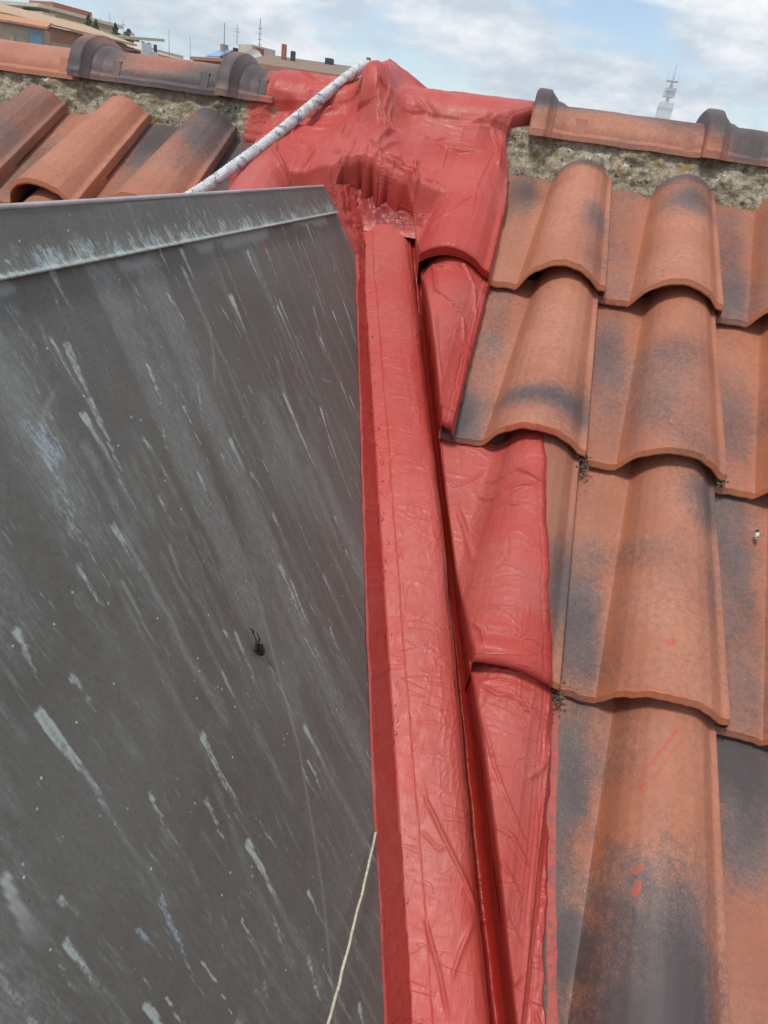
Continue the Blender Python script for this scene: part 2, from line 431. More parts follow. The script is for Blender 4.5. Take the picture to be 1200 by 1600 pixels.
def make_tile(col, row, blobs=(), tone=0.0, top=None, cut=False, paint=(), jit=True, drop=0.0):
    vtop = GAUGE + 0.045 if top is None else top
    nv = 46 if col < 0 else 112
    vl = np.concatenate([[0, .0015, .0035, .006, .009], np.linspace(.014, vtop, nv)])
    T = vl / GAUGE
    U = taper(PU[None, :], T[:, None]); W = PW[None, :] * hscale(T)[:, None] - TILT * T[:, None]
    V = np.repeat(vl[:, None], U.shape[1], 1)
    # rounded lip with a shallow groove behind it
    lip = np.array([-.0022, -.0006, .0006, -.0002, -.0009, 0])[:len(vl)]
    lipw = np.zeros(len(vl)); lipw[:5] = [-.0016, 0.0007, .0009, -.0004, -.0006]
    W = W + lipw[:, None]
    s = row * 97 + (col + 20) * 13
    W = W + (fbm(U * 22 + s, V * 16, s, 3) - 0.5) * 0.0022
    # nose and underside
    un = np.stack([U[0]] * 5); dv = np.array([-.0022, -.0036, -.0036, -.0015, .0040]); dw = np.array([-.0030, -.0050, -.0075, -.0096, -.0102])
    V_n = np.repeat(dv[:, None], U.shape[1], 1); W_n = W[0][None] + dw[:, None]
    und_v = np.array([.05, .12]); Tu = (und_v / GAUGE)[:, None]; U2 = taper(PU[None], Tu)
    V_u = np.repeat(und_v[:, None], U.shape[1], 1); W_u = PW[None] * hscale(Tu) - TILT * Tu - .0102
    U_all = np.concatenate([U2[::-1], un[::-1], U]); V_all = np.concatenate([V_u[::-1], V_n[::-1], V]); W_all = np.concatenate([W_u[::-1], W_n[::-1], W])
    # slightly chipped, uneven nose
    chip = (fbm(U_all * 60 + s, U_all * 0 + s, s + 5, 3) - 0.5) * 0.0065
    V_all = V_all + chip * np.exp(-np.abs(V_all) / .02)
    u0, v0 = col * PITCH, -(row - 1) * GAUGE
    mask = None
    if cut:
        ucut = uT(V_all + v0) - u0
        U_all = np.maximum(U_all, ucut + .004)
        W_all = np.where(U_all <= ucut + .0041, tile_w(np.clip(U_all, -.066, .15), np.clip(V_all, 0, .4)), W_all)
        mk = (np.abs(U_all[:-1, :-1] - U_all[:-1, 1:]) + np.abs(U_all[1:, :-1] - U_all[1:, 1:])) > 1e-6
        rim = np.zeros_like(mk); rim[:, -5:] = True
        alive = (PU[None, :-1] > 0.1) & rim
        cutall = (ucut > .135)[:-1, :-1]
        mask = (mk | alive) & ~cutall
    P = np.stack([U_all, V_all, W_all], -1).reshape(-1, 3)
    F = grid_faces(*U_all.shape, mask=mask, flip=True)
    # right rim edge thickness: inner return
    used = None
    P, F, used = compact(P, F)
    if len(F) == 0: return None
    me = mesh("roof_tile", P, F)
    UU, VV = U_all.ravel()[used], V_all.ravel()[used]
    soot = 0.13 + 0.60 * (fbm(UU * 9 + s, VV * 7, s + 2, 3) - 0.5) + .16 * (1 - sstep(-.015, .010, UU))
    for (bu, bv, su, sv_, a) in blobs:
        wob = 1 + 0.9 * (fbm(UU * 26 + s, VV * 22, s + 9, 3) - 0.5)
        soot = soot + a * np.exp(-(((UU - bu) / su) ** 2 + ((VV - bv) / sv_) ** 2) * wob)
    attr(me, 'soot', soot); attr(me, 'tone', np.clip(tone + .16 * (1 - sstep(-.015, .010, UU)) + .5 * (fbm(UU * 14 + s, VV * 10, s + 30, 3) - .5), -.1, 1))
    t = np.clip(VV / GAUGE, 0, 1.2); pu = untaper(UU, t)
    edge = np.exp(-((pu - .003) / .0028) ** 2) * 0.55 + 0.45 * (VV < .007) * (VV > -.012)
    attr(me, 'edge', np.clip(edge, 0, 1))
    rp = np.zeros(len(P))
    for (x0, y0, x1, y1, wd) in paint:
        rp = np.maximum(rp, seg_bump(UU, VV, [(x0, y0), (x1, y1)], wd, 1.0, False))
    attr(me, 'redpaint', rp)
    j = (rng.random(3) - .5) if jit else np.zeros(3)
    mw = roof_matrix(u0, v0, 0.0) @ Matrix.Rotation(j[0] * 0.012, 4, 'Z') @ Matrix.Translation((j[1] * .002, j[2] * .006, -drop))
    me.polygons.foreach_set('use_smooth', [True] * len(me.polygons)); me.set_sharp_from_angle(angle=R_(30))
    return link("roof_tile", me, M_CLAY, roof, mw, smooth=False)

TILES = {
 (0, 1): dict(blobs=[(.115, .17, .035, .07, .62), (.09, .345, .06, .02, .75), (-.03, .30, .05, .08, .40), (.13, .06, .03, .05, .35)]),
 (1, 1): dict(blobs=[(.085, .26, .05, .06, .62), (.09, .345, .07, .02, .6), (-.045, .2, .02, .2, .12)]),
 (2, 1): dict(blobs=[(-.03, .12, .04, .14, .55), (.07, .1, .08, .12, .35)], tone=.25),
 (3, 1): dict(blobs=[(.07, .2, .08, .1, .5)]),
 (0, 2): dict(blobs=[(.07, .065, .08, .030, .72), (-.045, .035, .035, .055, .85), (.135, .10, .03, .06, .5), (-.03, .24, .03, .1, .15)], cut=False,
              paint=[(.03, -.004, .10, -.004, .004)]),
 (1, 2): dict(blobs=[(-.03, .25, .035, .08, .42), (.08, .22, .05, .05, .40), (.07, .10, .08, .10, .40)], tone=.22),
 (2, 2): dict(blobs=[(-.03, .1, .04, .1, .25), (.08, .2, .06, .1, .3)], tone=.1),
 (3, 2): dict(blobs=[(.07, .1, .08, .1, .4)]),
 (0, 3): dict(blobs=[(.14, .12, .04, .09, .6)], tone=.45, cut=True),
 (1, 3): dict(blobs=[(-.03, .10, .035, .085, .66), (.13, .32, .05, .06, .85), (.03, .21, .05, .035, .45), (.13, .18, .02, .1, .35), (.06, .1, .08, .1, .12)], tone=.05,
              paint=[(.062, .067, .070, .074, .0030), (.066, .062, .072, .070, .0022)]),
 (2, 3): dict(blobs=[(-.03, .27, .05, .12, .60), (-.03, .1, .04, .1, .25), (.07, .15, .08, .1, .3)], tone=.18),
 (3, 3): dict(blobs=[(.07, .2, .08, .1, .4)]),
 (1, 4): dict(cut=True, blobs=[(.085, .085, .050, .10, 1.05), (.06, -.01, .08, .06, .8), (-.04, .12, .04, .13, .95), (-.03, .29, .04, .06, .35), (.03, .1, .03, .08, .5)], tone=.10,
              paint=[(.052, .275, .085, .33, .0026), (.062, .272, .092, .322, .0020), (.049, .255, .052, .264, .0026), (.045, .170, .052, .176, .0030), (.049, .160, .046, .150, .0034), (-.012, .0, -.022, .08, .008), (-.022, .08, -.038, .22, .007), (-.040, .22, -.050, .36, .010)]),
 (2, 4): dict(blobs=[(-.03, .33, .06, .07, .95), (-.03, .22, .05, .05, .35), (.08, .3, .08, .1, .5)], tone=.12),
 (3, 4): dict(blobs=[(.07, .2, .08, .1, .4)]),
 (1, 5): dict(cut=True, blobs=[(.07, .33, .1, .08, .9)]),
 (2, 5): dict(blobs=[(.07, .2, .08, .1, .3)]),
 (3, 5): dict(blobs=[(.07, .2, .08, .1, .3)]),
 (-3, 1): dict(drop=.007, blobs=[(-.03, .2, .05, .2, .8)], tone=.3),
 (-4, 1): dict(blobs=[(.11, .24, .05, .13, .62), (.10, .345, .06, .03, .5), (.02, .28, .04, .05, .3), (-.03, .28, .04, .13, .75)], tone=.2),
 (-5, 1): dict(blobs=[(.01, .06, .05, .04, .28), (-.03, .2, .03, .2, .25)], tone=-.05),
 (-6, 1): dict(blobs=[(.06, .2, .10, .2, .35)], tone=.5),
 (-7, 1): dict(blobs=[(.06, .2, .10, .2, .3)], tone=.3),
 (-4, 2): dict(tone=.3), (-5, 2): dict(blobs=[(.07, .33, .1, .1, .3)], tone=.3), (-6, 2): dict(tone=.3), (-7, 2): dict(tone=.2),
 (-3, 2): dict(tone=.2), (-4, 3): dict(blobs=[(.07, .1, .1, .1, .5)], tone=.1), (-8, 1): dict(tone=.1), (-8, 2): dict(tone=.4), (-8, 3): dict(tone=.2), (-5, 4): dict(tone=.1), (-6, 4): dict(tone=.3), (-7, 4): dict(tone=.2), (-8, 4): dict(tone=.3), (4, 1): dict(tone=.1), (4, 2): dict(tone=.3), (4, 3): dict(tone=.1), (4, 4): dict(tone=.2),
 (-5, 3): dict(tone=.3), (-6, 3): dict(tone=.2), (-7, 3): dict(tone=.3),
}
for (c_, r_), kw in TILES.items():
    kw = dict(kw); offv = kw.pop('off', None)
    if r_ == 1: kw['top'] = 0.352
    make_tile(c_, r_, **kw)
# felt deck below the tiles and the far slope behind the ridge
dv = [rw(-1.7, -1.5, -.03), rw(-1.7, .53, -.03), rw(1.2, .53, -.03), rw(1.2, -1.9, -.15), rw(.33, -1.9, -.15), rw(-.215, .12, -.15), rw(-.42, .12, -.15), rw(-.78, -1.5, -.15)]
link("roof_deck", mesh("roof_deck", [tuple(p) for p in dv] + [(-1.7, 1.6, -.6), (1.2, 1.6, -.6)],
     [(0, 7, 6, 5, 2, 1), (5, 4, 3, 2), (1, 2, 9, 8)]), M_DECK, roof, smooth=False)

# mortar bed under the ridge
def ridge_dz(x): return np.interp(x, [-1.5, -.9, .4], [-.043, -.036, -.028])
def mortar():
    us = np.arange(-1.35, .80, .0035); ts = np.linspace(0, 1, 46)
    U, T = np.meshgrid(us, ts, indexing='ij')
    v = np.interp(T, [0, .12, .8, 1], [.335, .349, .415, .47]); w = np.interp(T, [0, .12, .8, 1], [-.05, -.020, .060, .050]) + (ridge_dz(U) + .012) * sstep(.2, .8, T)
    b = (fbm(U * 11, T * 2.5, 3, 4) - .5) * .036 + (fbm(U * 28, T * 5, 5, 2) - .5) * .012 + (fbm(U * 60, T * 9, 8, 3) - .5) * .010 + ridged(U * 30, T * 6, 12, 2) * .004
    b = b * (1 - .75 * sstep(.6, .85, T))
    v = v - b * .6 ; w = w + b * .55
    P = rw(U, v, w)
    me = mesh("mortar_bed", P.reshape(-1, 3), grid_faces(len(us), len(ts), mask=~((U > -.555) & (U < -.12))[:-1, :-1], flip=True))
    attr(me, 'lichen', sstep(.34, .56, fbm(U * 7 + 3, T * 1.3, 21, 3)))
    rp = np.exp(-((U + .615) / .035) ** 2) * .9 + np.exp(-((U + .06) / .02) ** 2) * .2
    attr(me, 'redpaint', rp)
    return link("mortar_bed", me, M_MORT, roof)
mortar()

# ridge tiles: body, flared collar, flange lip and two little nibs on the face
RY, RZ0 = 0.41, 0.277
def ridge_section(scale, n=40):
    a = np.linspace(0, math.pi, n)
    hw, hh = .0870 * scale, .064 + .088 * (scale - 1)
    y = -np.cos(a) * hw; z = np.sign(np.sin(a)) * np.abs(np.sin(a)) ** .80 * hh
    return y, z
def make_ridge(x0, L, blobs, tone, cseed, dz=0.0, rot=0.0):
    xs = np.array([-.004, -.003, 0, .002, .005, .015, .026, .0285, .030, .039, .0415, .044, .048, .056, .062, .067] + list(np.linspace(.074, L, 26)))
    sc = np.array([1.06, 1.24, 1.285, 1.30, 1.305, 1.305, 1.30, 1.285, 1.25, 1.15, 1.13, 1.085, 1.075, 1.055, 1.02, 1.0] + [1.0] * 26)
    sc[-3:] = [1.01, 1.02, 1.02]
    V = []; n = 40
    for x, s_ in zip(xs, sc):
        y, z = ridge_section(s_, n)
        # flange: small outward lip along both bottom edges
        y = y.copy(); z = z.copy(); y[0] -= .006; y[-1] += .006; z[0] -= .001; z[-1] -= .001; y[1] -= .005; y[-2] += .005
        V.append(np.stack([np.full(n, x), y, z], 1))
    V = np.stack(V); V[..., 2] += (fbm(V[..., 0] * 20 + cseed, V[..., 1] * 20, cseed, 3) - .5) * .0025
    outer = V
    # inner shell to give the edge its thickness
    inner = V.copy(); inner[..., 1] *= .86; inner[..., 2] *= .82
    nx = len(xs)
    P = np.concatenate([outer.reshape(-1, 3), inner.reshape(-1, 3)])
    F = [grid_faces(nx, n, flip=False), grid_faces(nx, n, flip=True) + nx * n]
    for i in (0, nx - 1):
        j = np.arange(n - 1); a = i * n + j
        q = np.stack([a, a + 1, a + 1 + nx * n, a + nx * n], 1); F.append(q if i == 0 else q[:, ::-1])
    for j in (0, n - 1):
        i = np.arange(nx - 1); a = i * n + j
        q = np.stack([a, a + n, a + n + nx * n, a + nx * n], 1); F.append(q if j == 0 else q[:, ::-1])
    me = mesh("ridge_tile", P, np.concatenate(F))
    XX, ZZ = P[:, 0], P[:, 2]
    soot = .12 + .3 * (fbm(XX * 12 + cseed, ZZ * 14, cseed, 3) - .5)
    for (bx, bz, sx, sz, a) in blobs: soot = soot + a * np.exp(-((XX - bx) / sx) ** 2 - ((ZZ - bz) / sz) ** 2)
    attr(me, 'soot', soot); attr(me, 'tone', np.full(len(P), tone)); attr(me, 'edge', np.zeros(len(P)))
    rp = np.exp(-((XX + x0 + .605) / .025) ** 2) * .62
    attr(me, 'redpaint', rp)
    mw = Matrix.Translation((x0, RY, RZ0 + dz)) @ Matrix.Rotation(rot, 4, 'Y')
    me.polygons.foreach_set("use_smooth", [True] * len(me.polygons)); me.set_sharp_from_angle(angle=R_(24))
    o = link("ridge_tile", me, M_CLAY, roof, mw, smooth=False)
    for xn in ((.085, L - .055) if L > .2 else (.080,)):
        # a raised nib with a slanted left face
        yb, zb = ridge_section(1.0, 400)
        k0 = np.argmin(np.abs(zb[:150] - .010)); k1 = np.argmin(np.abs(zb[:150] - .040))
        d = .0045
        pts = []
        for k, dd in ((k0, .003), (k1, d)):
            for x, e in ((xn, 0.0), (xn + .006, dd), (xn + .022, dd), (xn + .023, -.002)):
                pts.append((x, yb[k] - e - .0005, zb[k] + .0005))
        for k in (k0, k1):
            for x in (xn, xn + .023): pts.append((x, yb[k] + .004, zb[k] - .002))
        f = [(0, 1, 5, 4), (1, 2, 6, 5), (2, 3, 7, 6), (4, 5, 6, 7, 11, 10), (0, 8, 9, 3, 2, 1)]
        nm = mesh("nib", pts, f)
        attr(nm, 'soot', np.full(12, soot[np.argmin(np.abs(XX - xn) + np.abs(ZZ - .03))])); attr(nm, 'tone', np.full(12, min(1, tone + .18))); attr(nm, 'edge', np.zeros(12)); attr(nm, 'redpaint', np.zeros(12))
        link("nib", nm, M_CLAY, o, smooth=False)
    return o
make_ridge(-1.445, .410, [(.05, .05, .04, .05, .3)], .05, 1, -.041)
make_ridge(-1.048, .345, [(.01, .03, .03, .06, .75), (.06, .05, .05, .03, .8), (.19, .01, .15, .02, .85), (.33, .03, .09, .05, .9), (.16, .06, .08, .02, .1)], .45, 2, -.035)
make_ridge(-.706, .120, [(.0, .05, .022, .04, .9), (.06, .05, .05, .05, .8), (.12, .04, .05, .04, .6), (.035, .02, .012, .06, .4), (.15, .04, .06, .03, .4)], .40, 3, -.034)
make_ridge(-.037, .352, [(.01, .075, .05, .03, .75), (.10, .07, .2, .016, .7), (.30, .06, .08, .03, .55), (.03, .03, .04, .02, .2), (.2, .0, .2, .012, .35)], .10, 5, -.029)
make_ridge(.303, .36, [(.01, .07, .05, .035, .95), (.09, .03, .05, .04, .85), (.17, .06, .08, .03, .5)], .12, 6, -.028)
make_ridge(.640, .40, [(.05, .05, .08, .05, .5)], .2, 7, -.028)

# ================================================================== THE COPPER DORMER
CA = R_(60.11); CCS, CSN = math.cos(CA), math.sin(CA)
RX, RIDGE_Z = -.358, None
CRA = Vector((-.31633, .09344, .04070))            # a point of the valley crease
RIDGE_Z = CRA.z + (CRA.x - RX) * math.tan(CA)
def cp(a, b, h=0.0):
    """copper plane: a along the dormer ridge (world Y), b down the slope, h above it"""
    a, b, h = np.broadcast_arrays(a, b, h)
    return np.stack([RX + b * CCS + h * CSN, a, RIDGE_Z - b * CSN + h * CCS], -1)
_v = np.array([.25, .101, -.609, -1.088, -1.7]); _p = rw(uL(_v), _v, -.015)
CR_A = _p[:, 1][::-1]; CR_B = ((_p[:, 0] - RX) / CCS)[::-1]
def b_crease(a): return np.interp(a, CR_A, CR_B)
dormer = empty("copper_dormer", "dark weathered copper clad dormer with pale streaks, left of the red gutter", "dormer", (RX, -.6, RIDGE_Z))
COPM = Matrix(((0, CCS, CSN, RX), (1, 0, 0, 0), (0, -CSN, CCS, RIDGE_Z), (0, 0, 0, 1)))   # object frame: x=a, y=b, z=h

STREAKS = [
(-1.04, 0.236, -1.046, 0.259, 0.0069, 0.0022, 0.55, 0),(-1.057, 0.282, -1.058, 0.345, 0.0073, 0.0041, 0.6, 0),(-1.058, 0.345, -1.061, 0.43, 0.0045, 0.0069, 0.35, 3),(-1.065, 0.434, -1.08, 0.497, 0.0069, 0.0021, 0.5, 1),(-1.024, 0.381, -1.029, 0.408, 0.0039, 0.0025, 0.6, 0),(-1.029, 0.408, -1.054, 0.445, 0.0045, 0.0071, 0.25, 3),(-0.958, 0.394, -0.965, 0.443, 0.0069, 0.0066, 0.5, 0),(-0.978, 0.488, -0.98, 0.528, 0.0079, 0.0041, 0.75, 0),(-0.98, 0.528, -0.992, 0.653, 0.0082, 0.0263, 0.3, 3),(-0.988, 0.611, -0.997, 0.63, 0.0051, 0.0032, 0.55, 0),(-0.92, 0.231, -0.929, 0.4, 0.006, 0.0121, 0.45, 3),(-0.975, 0.229, -0.977, 0.257, 0.0047, 0.0038, 0.45, 0),(-0.977, 0.257, -0.987, 0.298, 0.0028, 0.0024, 0.3, 1),(-1.028, 0.281, -1.026, 0.295, 0.0045, 0.0027, 0.5, 0),(-0.901, 0.063, -0.91, 0.166, 0.0132, 0.013, 0.5, 1),(-0.91, 0.166, -0.912, 0.252, 0.011, 0.0123, 0.35, 3),(-0.946, 0.133, -0.951, 0.194, 0.0066, 0.0086, 0.45, 1),(-0.869, 0.098, -0.877, 0.147, 0.0074, 0.0026, 0.5, 0),(-0.786, 0.136, -0.792, 0.157, 0.0065, 0.0035, 0.75, 0),(-0.573, 0.11, -0.576, 0.128, 0.0099, 0.0068, 0.75, 0),(-0.576, 0.128, -0.588, 0.209, 0.0076, 0.0135, 0.25, 3),(-0.47, 0.28, -0.482, 0.313, 0.0069, 0.0034, 0.65, 0),(-0.482, 0.313, -0.496, 0.393, 0.0051, 0.0052, 0.4, 0),(-0.474, 0.283, -0.381, 0.298, 0.006, 0.0047, 0.4, 3),(-0.718, 0.233, -0.719, 0.251, 0.0065, 0.0052, 0.55, 0),(-0.678, 0.155, -0.695, 0.272, 0.0054, 0.0108, 0.25, 3),(-0.742, 0.394, -0.748, 0.422, 0.0061, 0.0041, 0.5, 0),(-0.713, 0.272, -0.707, 0.297, 0.006, 0.006, 0.45, 1),(-0.697, 0.086, -0.691, 0.113, 0.0053, 0.0027, 0.5, 0),(-0.697, 0.112, -0.702, 0.136, 0.0059, 0.0059, 0.4, 1),(-0.763, 0.081, -0.754, 0.124, 0.0061, 0.0123, 0.25, 3),(-0.724, 0.17, -0.752, 0.207, 0.0038, 0.0019, 0.4, 0),(-0.795, 0.236, -0.798, 0.258, 0.0042, 0.0024, 0.5, 0),(-0.872, 0.355, -0.871, 0.373, 0.0045, 0.0029, 0.45, 0),(-0.85, 0.44, -0.863, 0.459, 0.0068, 0.0055, 0.3, 1),(-0.865, 0.406, -0.875, 0.423, 0.0035, 0.0024, 0.35, 0),(-0.32, 0.044, -0.33, 0.116, 0.0059, 0.0058, 0.3, 0),(-0.333, 0.163, -0.351, 0.198, 0.0058, 0.0028, 0.5, 0),(-0.797, 0.06, -0.799, 0.114, 0.0047, 0.0081, 0.3, 3),(-0.884, 0.075, -0.886, 0.104, 0.0073, 0.0052, 0.35, 1),(-0.868, 0.191, -0.872, 0.221, 0.0048, 0.0048, 0.3, 3),(-0.534, 0.192, -0.575, 0.296, 0.0095, 0.0233, 0.3, 3),(-0.936, 0.091, -0.943, 0.13, 0.0144, 0.0143, 0.4, 1),(-1.013, 0.223, -1.012, 0.233, 0.0022, 0.0018, 0.4, 0),(-0.852, 0.525, -0.857, 0.541, 0.0026, 0.002, 0.4, 0),(-0.967, 0.708, -0.972, 0.719, 0.0064, 0.0036, 0.6, 0),(-0.997, 0.55, -1.002, 0.566, 0.0041, 0.0036, 0.4, 0),(-1.132, 0.393, -1.134, 0.4, 0.0053, 0.0045, 0.3, 0),(-1.161, 0.394, -1.16, 0.399, 0.0035, 0.0026, 0.5, 0),(-1.076, 0.388, -1.087, 0.407, 0.0033, 0.0042, 0.35, 1),(-1.114, 0.368, -1.114, 0.376, 0.0044, 0.0035, 0.45, 0),(-1.129, 0.332, -1.133, 0.346, 0.0058, 0.0059, 0.6, 2),(-0.935, 0.681, -0.939, 0.694, 0.0056, 0.0057, 0.4, 1),(-0.855, 0.188, -0.86, 0.275, 0.0054, 0.0066, 0.25, 3),(-0.834, 0.316, -0.838, 0.383, 0.0058, 0.0072, 0.3, 3),(-0.768, 0.311, -0.775, 0.381, 0.005, 0.0064, 0.25, 3),(-0.857, 0.283, -0.883, 0.427, 0.0056, 0.0082, 0.22, 3),(-1.029, 0.204, -1.034, 0.252, 0.0257, 0.0348, 0.25, 3),(-0.988, 0.244, -0.989, 0.296, 0.0138, 0.0284, 0.22, 3),(-0.966, 0.172, -0.979, 0.234, 0.0139, 0.0186, 0.22, 3),(-0.977, 0.427, -1.0, 0.546, 0.0075, 0.0129, 0.25, 3)]
def stain_fields(A, B, cap=False):
    f = [np.zeros_like(A) for _ in range(4)]      # green, blue, white, film
    wa = A + (fbm(A * 45, B * 18, 31, 3) - .5) * .010
    def drop(a0, b0, a1, b1, w0, w1, s, ti):
        m = (A > min(a0, a1) - .06) & (A < max(a0, a1) + .06) & (B > b0 - .03) & (B < b1 + .05)
        if not m.any(): return
        x, y = wa[m], B[m]
        t = (y - b0) / max(b1 - b0, 1e-4); tt = np.clip(t, 0, 1)
        c0 = a0 + (a1 - a0) * tt; wd = (w0 + (w1 - w0) * tt) * .55
        d = np.abs(x - c0) / wd
        lead = np.where(t < 0, np.exp(-((t * (b1 - b0)) / (w0 * .5)) ** 2), 1)
        tail = np.where(t > 1, np.exp(-((t - 1) * (b1 - b0) / .02) ** 2), 1)
        k = (1 - sstep(.65, 1.15, d)) if ti != 3 else np.exp(-d ** 2)
        rimm = np.exp(-((d - .85) / .25) ** 2) * .35 if ti in (0, 2) else 0
        val = np.clip(k * .8 + rimm, 0, 1) * lead * tail * s * (1 - .35 * tt) * (1.5 if ti == 3 else 1)
        q = {0: 0, 1: 1, 2: 2, 3: 3}[ti]
        if ti == 1 and w0 > .008: val = val * .62 * sstep(.30, .62, fbm(x * 80, y * 30, 37, 3))
        f[q][m] = np.maximum(f[q][m], val)
    if not cap:
        for s in STREAKS: drop(*s)
    rs = np.random.default_rng(5 if not cap else 6)
    n = 620 if not cap else 260
    for _ in range(n):
        a = rs.uniform(-1.5, .1) if not cap else rs.uniform(-1.3, 0)
        if cap:
            b = rs.uniform(.006, .042); ln = rs.uniform(.004, .018); w0 = rs.uniform(.0012, .004); s = rs.uniform(.15, .65) * (0.4 + b / .05)
            ti = rs.choice([0, 0, 1])
        else:
            b = rs.uniform(.05, .8) ** 1.0; far = (a + 1.2) / 1.2
            ln = rs.uniform(.006, .05) * rs.choice([1, 1, 2.2]); w0 = rs.uniform(.0012, .0034) * rs.choice([1, 1, 1, 1.7]); s = rs.uniform(.12, .75) * rs.choice([.5, 1]); ti = rs.choice([0, 0, 1, 3, 3])
        drop(a, b, a + rs.normal(0, .004) - ln * .1, b + ln, w0, w0 * rs.uniform(.4, 1.2), s, ti)
    if not cap:
        for _ in range(170):
            a, b = rs.uniform(-1.25, .05), rs.uniform(.04, .75); ln = rs.uniform(.06, .24); w0 = rs.uniform(.002, .009)
            drop(a, b, a - ln * rs.uniform(.02, .10), b + ln, w0, w0 * rs.uniform(.8, 2.0), rs.uniform(.12, .36), 3)
            if rs.random() < .5: drop(a, b - .004, a - .002, b + rs.uniform(.008, .025), w0 * .9, w0 * .5, rs.uniform(.3, .65), 0)
    # wide washed bands running down the slope
    band = fbm(A * 13 + B * 1.4, B * 2.2, 41, 4)
    f[3] = np.maximum(f[3], sstep(.50, .72, band) * (.36 if not cap else .08))
    fine = fbm(A * 90 + B * 7, B * 9, 43, 4)
    f[3] = np.maximum(f[3], sstep(.58, .80, fine) * .26)
    return f
def copper_sheet():
    aa = np.arange(-2.3, .18, .0022); bb = np.arange(0.0, 1.25, .0022)
    aa = np.r_[np.arange(-2.3, -1.22, .02), np.arange(-1.22, .18, .0021)]
    bb = np.r_[np.arange(0, .86, .0021), np.arange(.86, 1.25, .02)]
    A, B = np.meshgrid(aa, bb, indexing='ij')
    lim = b_crease(A) + .004
    mask = (B < lim)[:-1, :-1] & ~((A > -1.0) & (B > .80))[:-1, :-1] & ~((A < -1.2) & (B < .0))[:-1, :-1]
    H = (fbm(A * 4, B * 4, 51, 3) - .5) * .004
    P = np.stack([A, B, H], -1).reshape(-1, 3)
    P, F, used = compact(P, grid_faces(len(aa), len(bb), mask=mask))
    g, bl, wh, fi = stain_fields(A, B)
    # pale halo below the cap edge and the blue wash at the left
    fi = np.maximum(fi, np.exp(-((B - .05) / .010) ** 2) * sstep(.42, .60, fbm(A * 14, B * 30, 61, 3)) * .75)
    wash = np.exp(-((A + .94 + (B - .1) * .08) / .028) ** 2) * sstep(.03, .08, B) * (1 - sstep(.16, .30, B))
    bl = np.maximum(bl, wash * sstep(.40, .66, fbm(A * 75 + B * 6, B * 26, 63, 4)) * .42); fi = np.maximum(fi, wash * .45)
    near = sstep(-.85, -1.08, A)
    fi = np.maximum(fi, near * .12 * fbm(A * 9, B * 5, 66, 3) * 2)
    rm = np.zeros_like(A)
    for (a0, b0, a1, b1, wd) in ((-.36, .262, -.357, .272, .0012), (-.352, .262, -.35, .27, .0010), (-.345, .258, -.34, .268, .0014), (-.495, .22, -.492, .235, .0013), (-.415, .060, -.42, .075, .0020)):
        rm = np.maximum(rm, seg_bump(A, B, [(a0, b0), (a1, b1)], wd, .8, False))
    # thin scratches
    for pts in ([(-.644, .115), (-.671, .155), (-.70, .182)], [(-.79, .34), (-.86, .50), (-.93, .60), (-1.02, .70)], [(-.42, .25), (-.40, .26), (-.385, .262)], [(-.95, .16), (-.93, .135), (-.90, .12)]):
        wh = np.maximum(wh, seg_bump(A, B, pts, .0017, .16))
    me = mesh("copper_sheet", P, F)
    for nme, q in (('green', g), ('blue', bl), ('white', wh), ('film', fi), ('redmark', rm)): attr(me, nme, np.clip(q, 0, 1).ravel()[used])
    return link("copper_sheet", me, M_COP, dormer, COPM)
copper_sheet()
CAPB = .0455
def ridge_cap():
    aa = np.arange(-1.75, -.02, .0022); bb = np.array([-.0, .001] + list(np.linspace(.003, CAPB - .004, 22)) + [CAPB - .003, CAPB - .0015, CAPB, CAPB + .0003, CAPB - .001])
    hh = np.array([.003, .0042] + [.0042] * 22 + [.0046, .0060, .0064, .0050, .0015])
    A, B = np.meshgrid(aa, bb, indexing='ij'); H = np.repeat(hh[None], len(aa), 0)
    amax = np.interp(bb, [0, .046], [-.049, -.030])
    A = np.minimum(A, amax[None] + 0 * A)
    H = H + (fbm(A * 9, B * 6, 71, 3) - .5) * .0014 * (B > .002)
    P = np.stack([A, B, H], -1).reshape(-1, 3)
    me = mesh("ridge_cap", P, grid_faces(len(aa), len(bb)))
    g, bl, wh, fi = stain_fields(A, B, True)
    up = sstep(.012, .045, B)
    g = np.maximum(g, up * sstep(.46, .70, fbm(A * 95, B * 45 + A * 8, 73, 4)) * .50)
    g = np.maximum(g, sstep(CAPB - .006, CAPB - .001, B) * .45)
    fi = np.maximum(fi, up * .38)
    bl = np.maximum(bl, sstep(.55, .75, fbm(A * 60, B * 22, 77, 3)) * up * .45)
    rm = seg_bump(A, B, [(-.165, .020), (-.160, .036)], .0032, .55, False)
    for nme, q in (('green', g), ('blue', bl), ('white', wh), ('film', fi), ('redmark', rm)): attr(me, nme, np.clip(q, 0, 1))
    o = link("ridge_cap", me, M_COP, dormer, COPM)
    # bright folded edge on top
    V, F = tube([tuple(cp(a, -.0015, .0035)) for a in np.linspace(-1.75, -.052, 60)], .0022, 8)
    e = mesh("folded_edge", V, F)
    link("folded_edge", e, M_EDGE, dormer)
ridge_cap()
# the hidden far slope of the dormer
pb = [(RX, -2.3, RIDGE_Z - .004), (RX, .17, RIDGE_Z - .004), (RX - .05, .10, RIDGE_Z - .004 - .05 * math.tan(CA)), (RX - .45, -1.15, RIDGE_Z - .45 * math.tan(CA)), (RX - .70, -2.3, RIDGE_Z - .70 * math.tan(CA))]
bm_ = mesh("back_sheet", pb, [(0, 1, 2, 3, 4)])
for q in ('green', 'blue', 'white', 'redmark'): attr(bm_, q, np.zeros(5))
attr(bm_, 'film', np.full(5, .2))
link("back_sheet", bm_, M_COP, dormer, smooth=False)

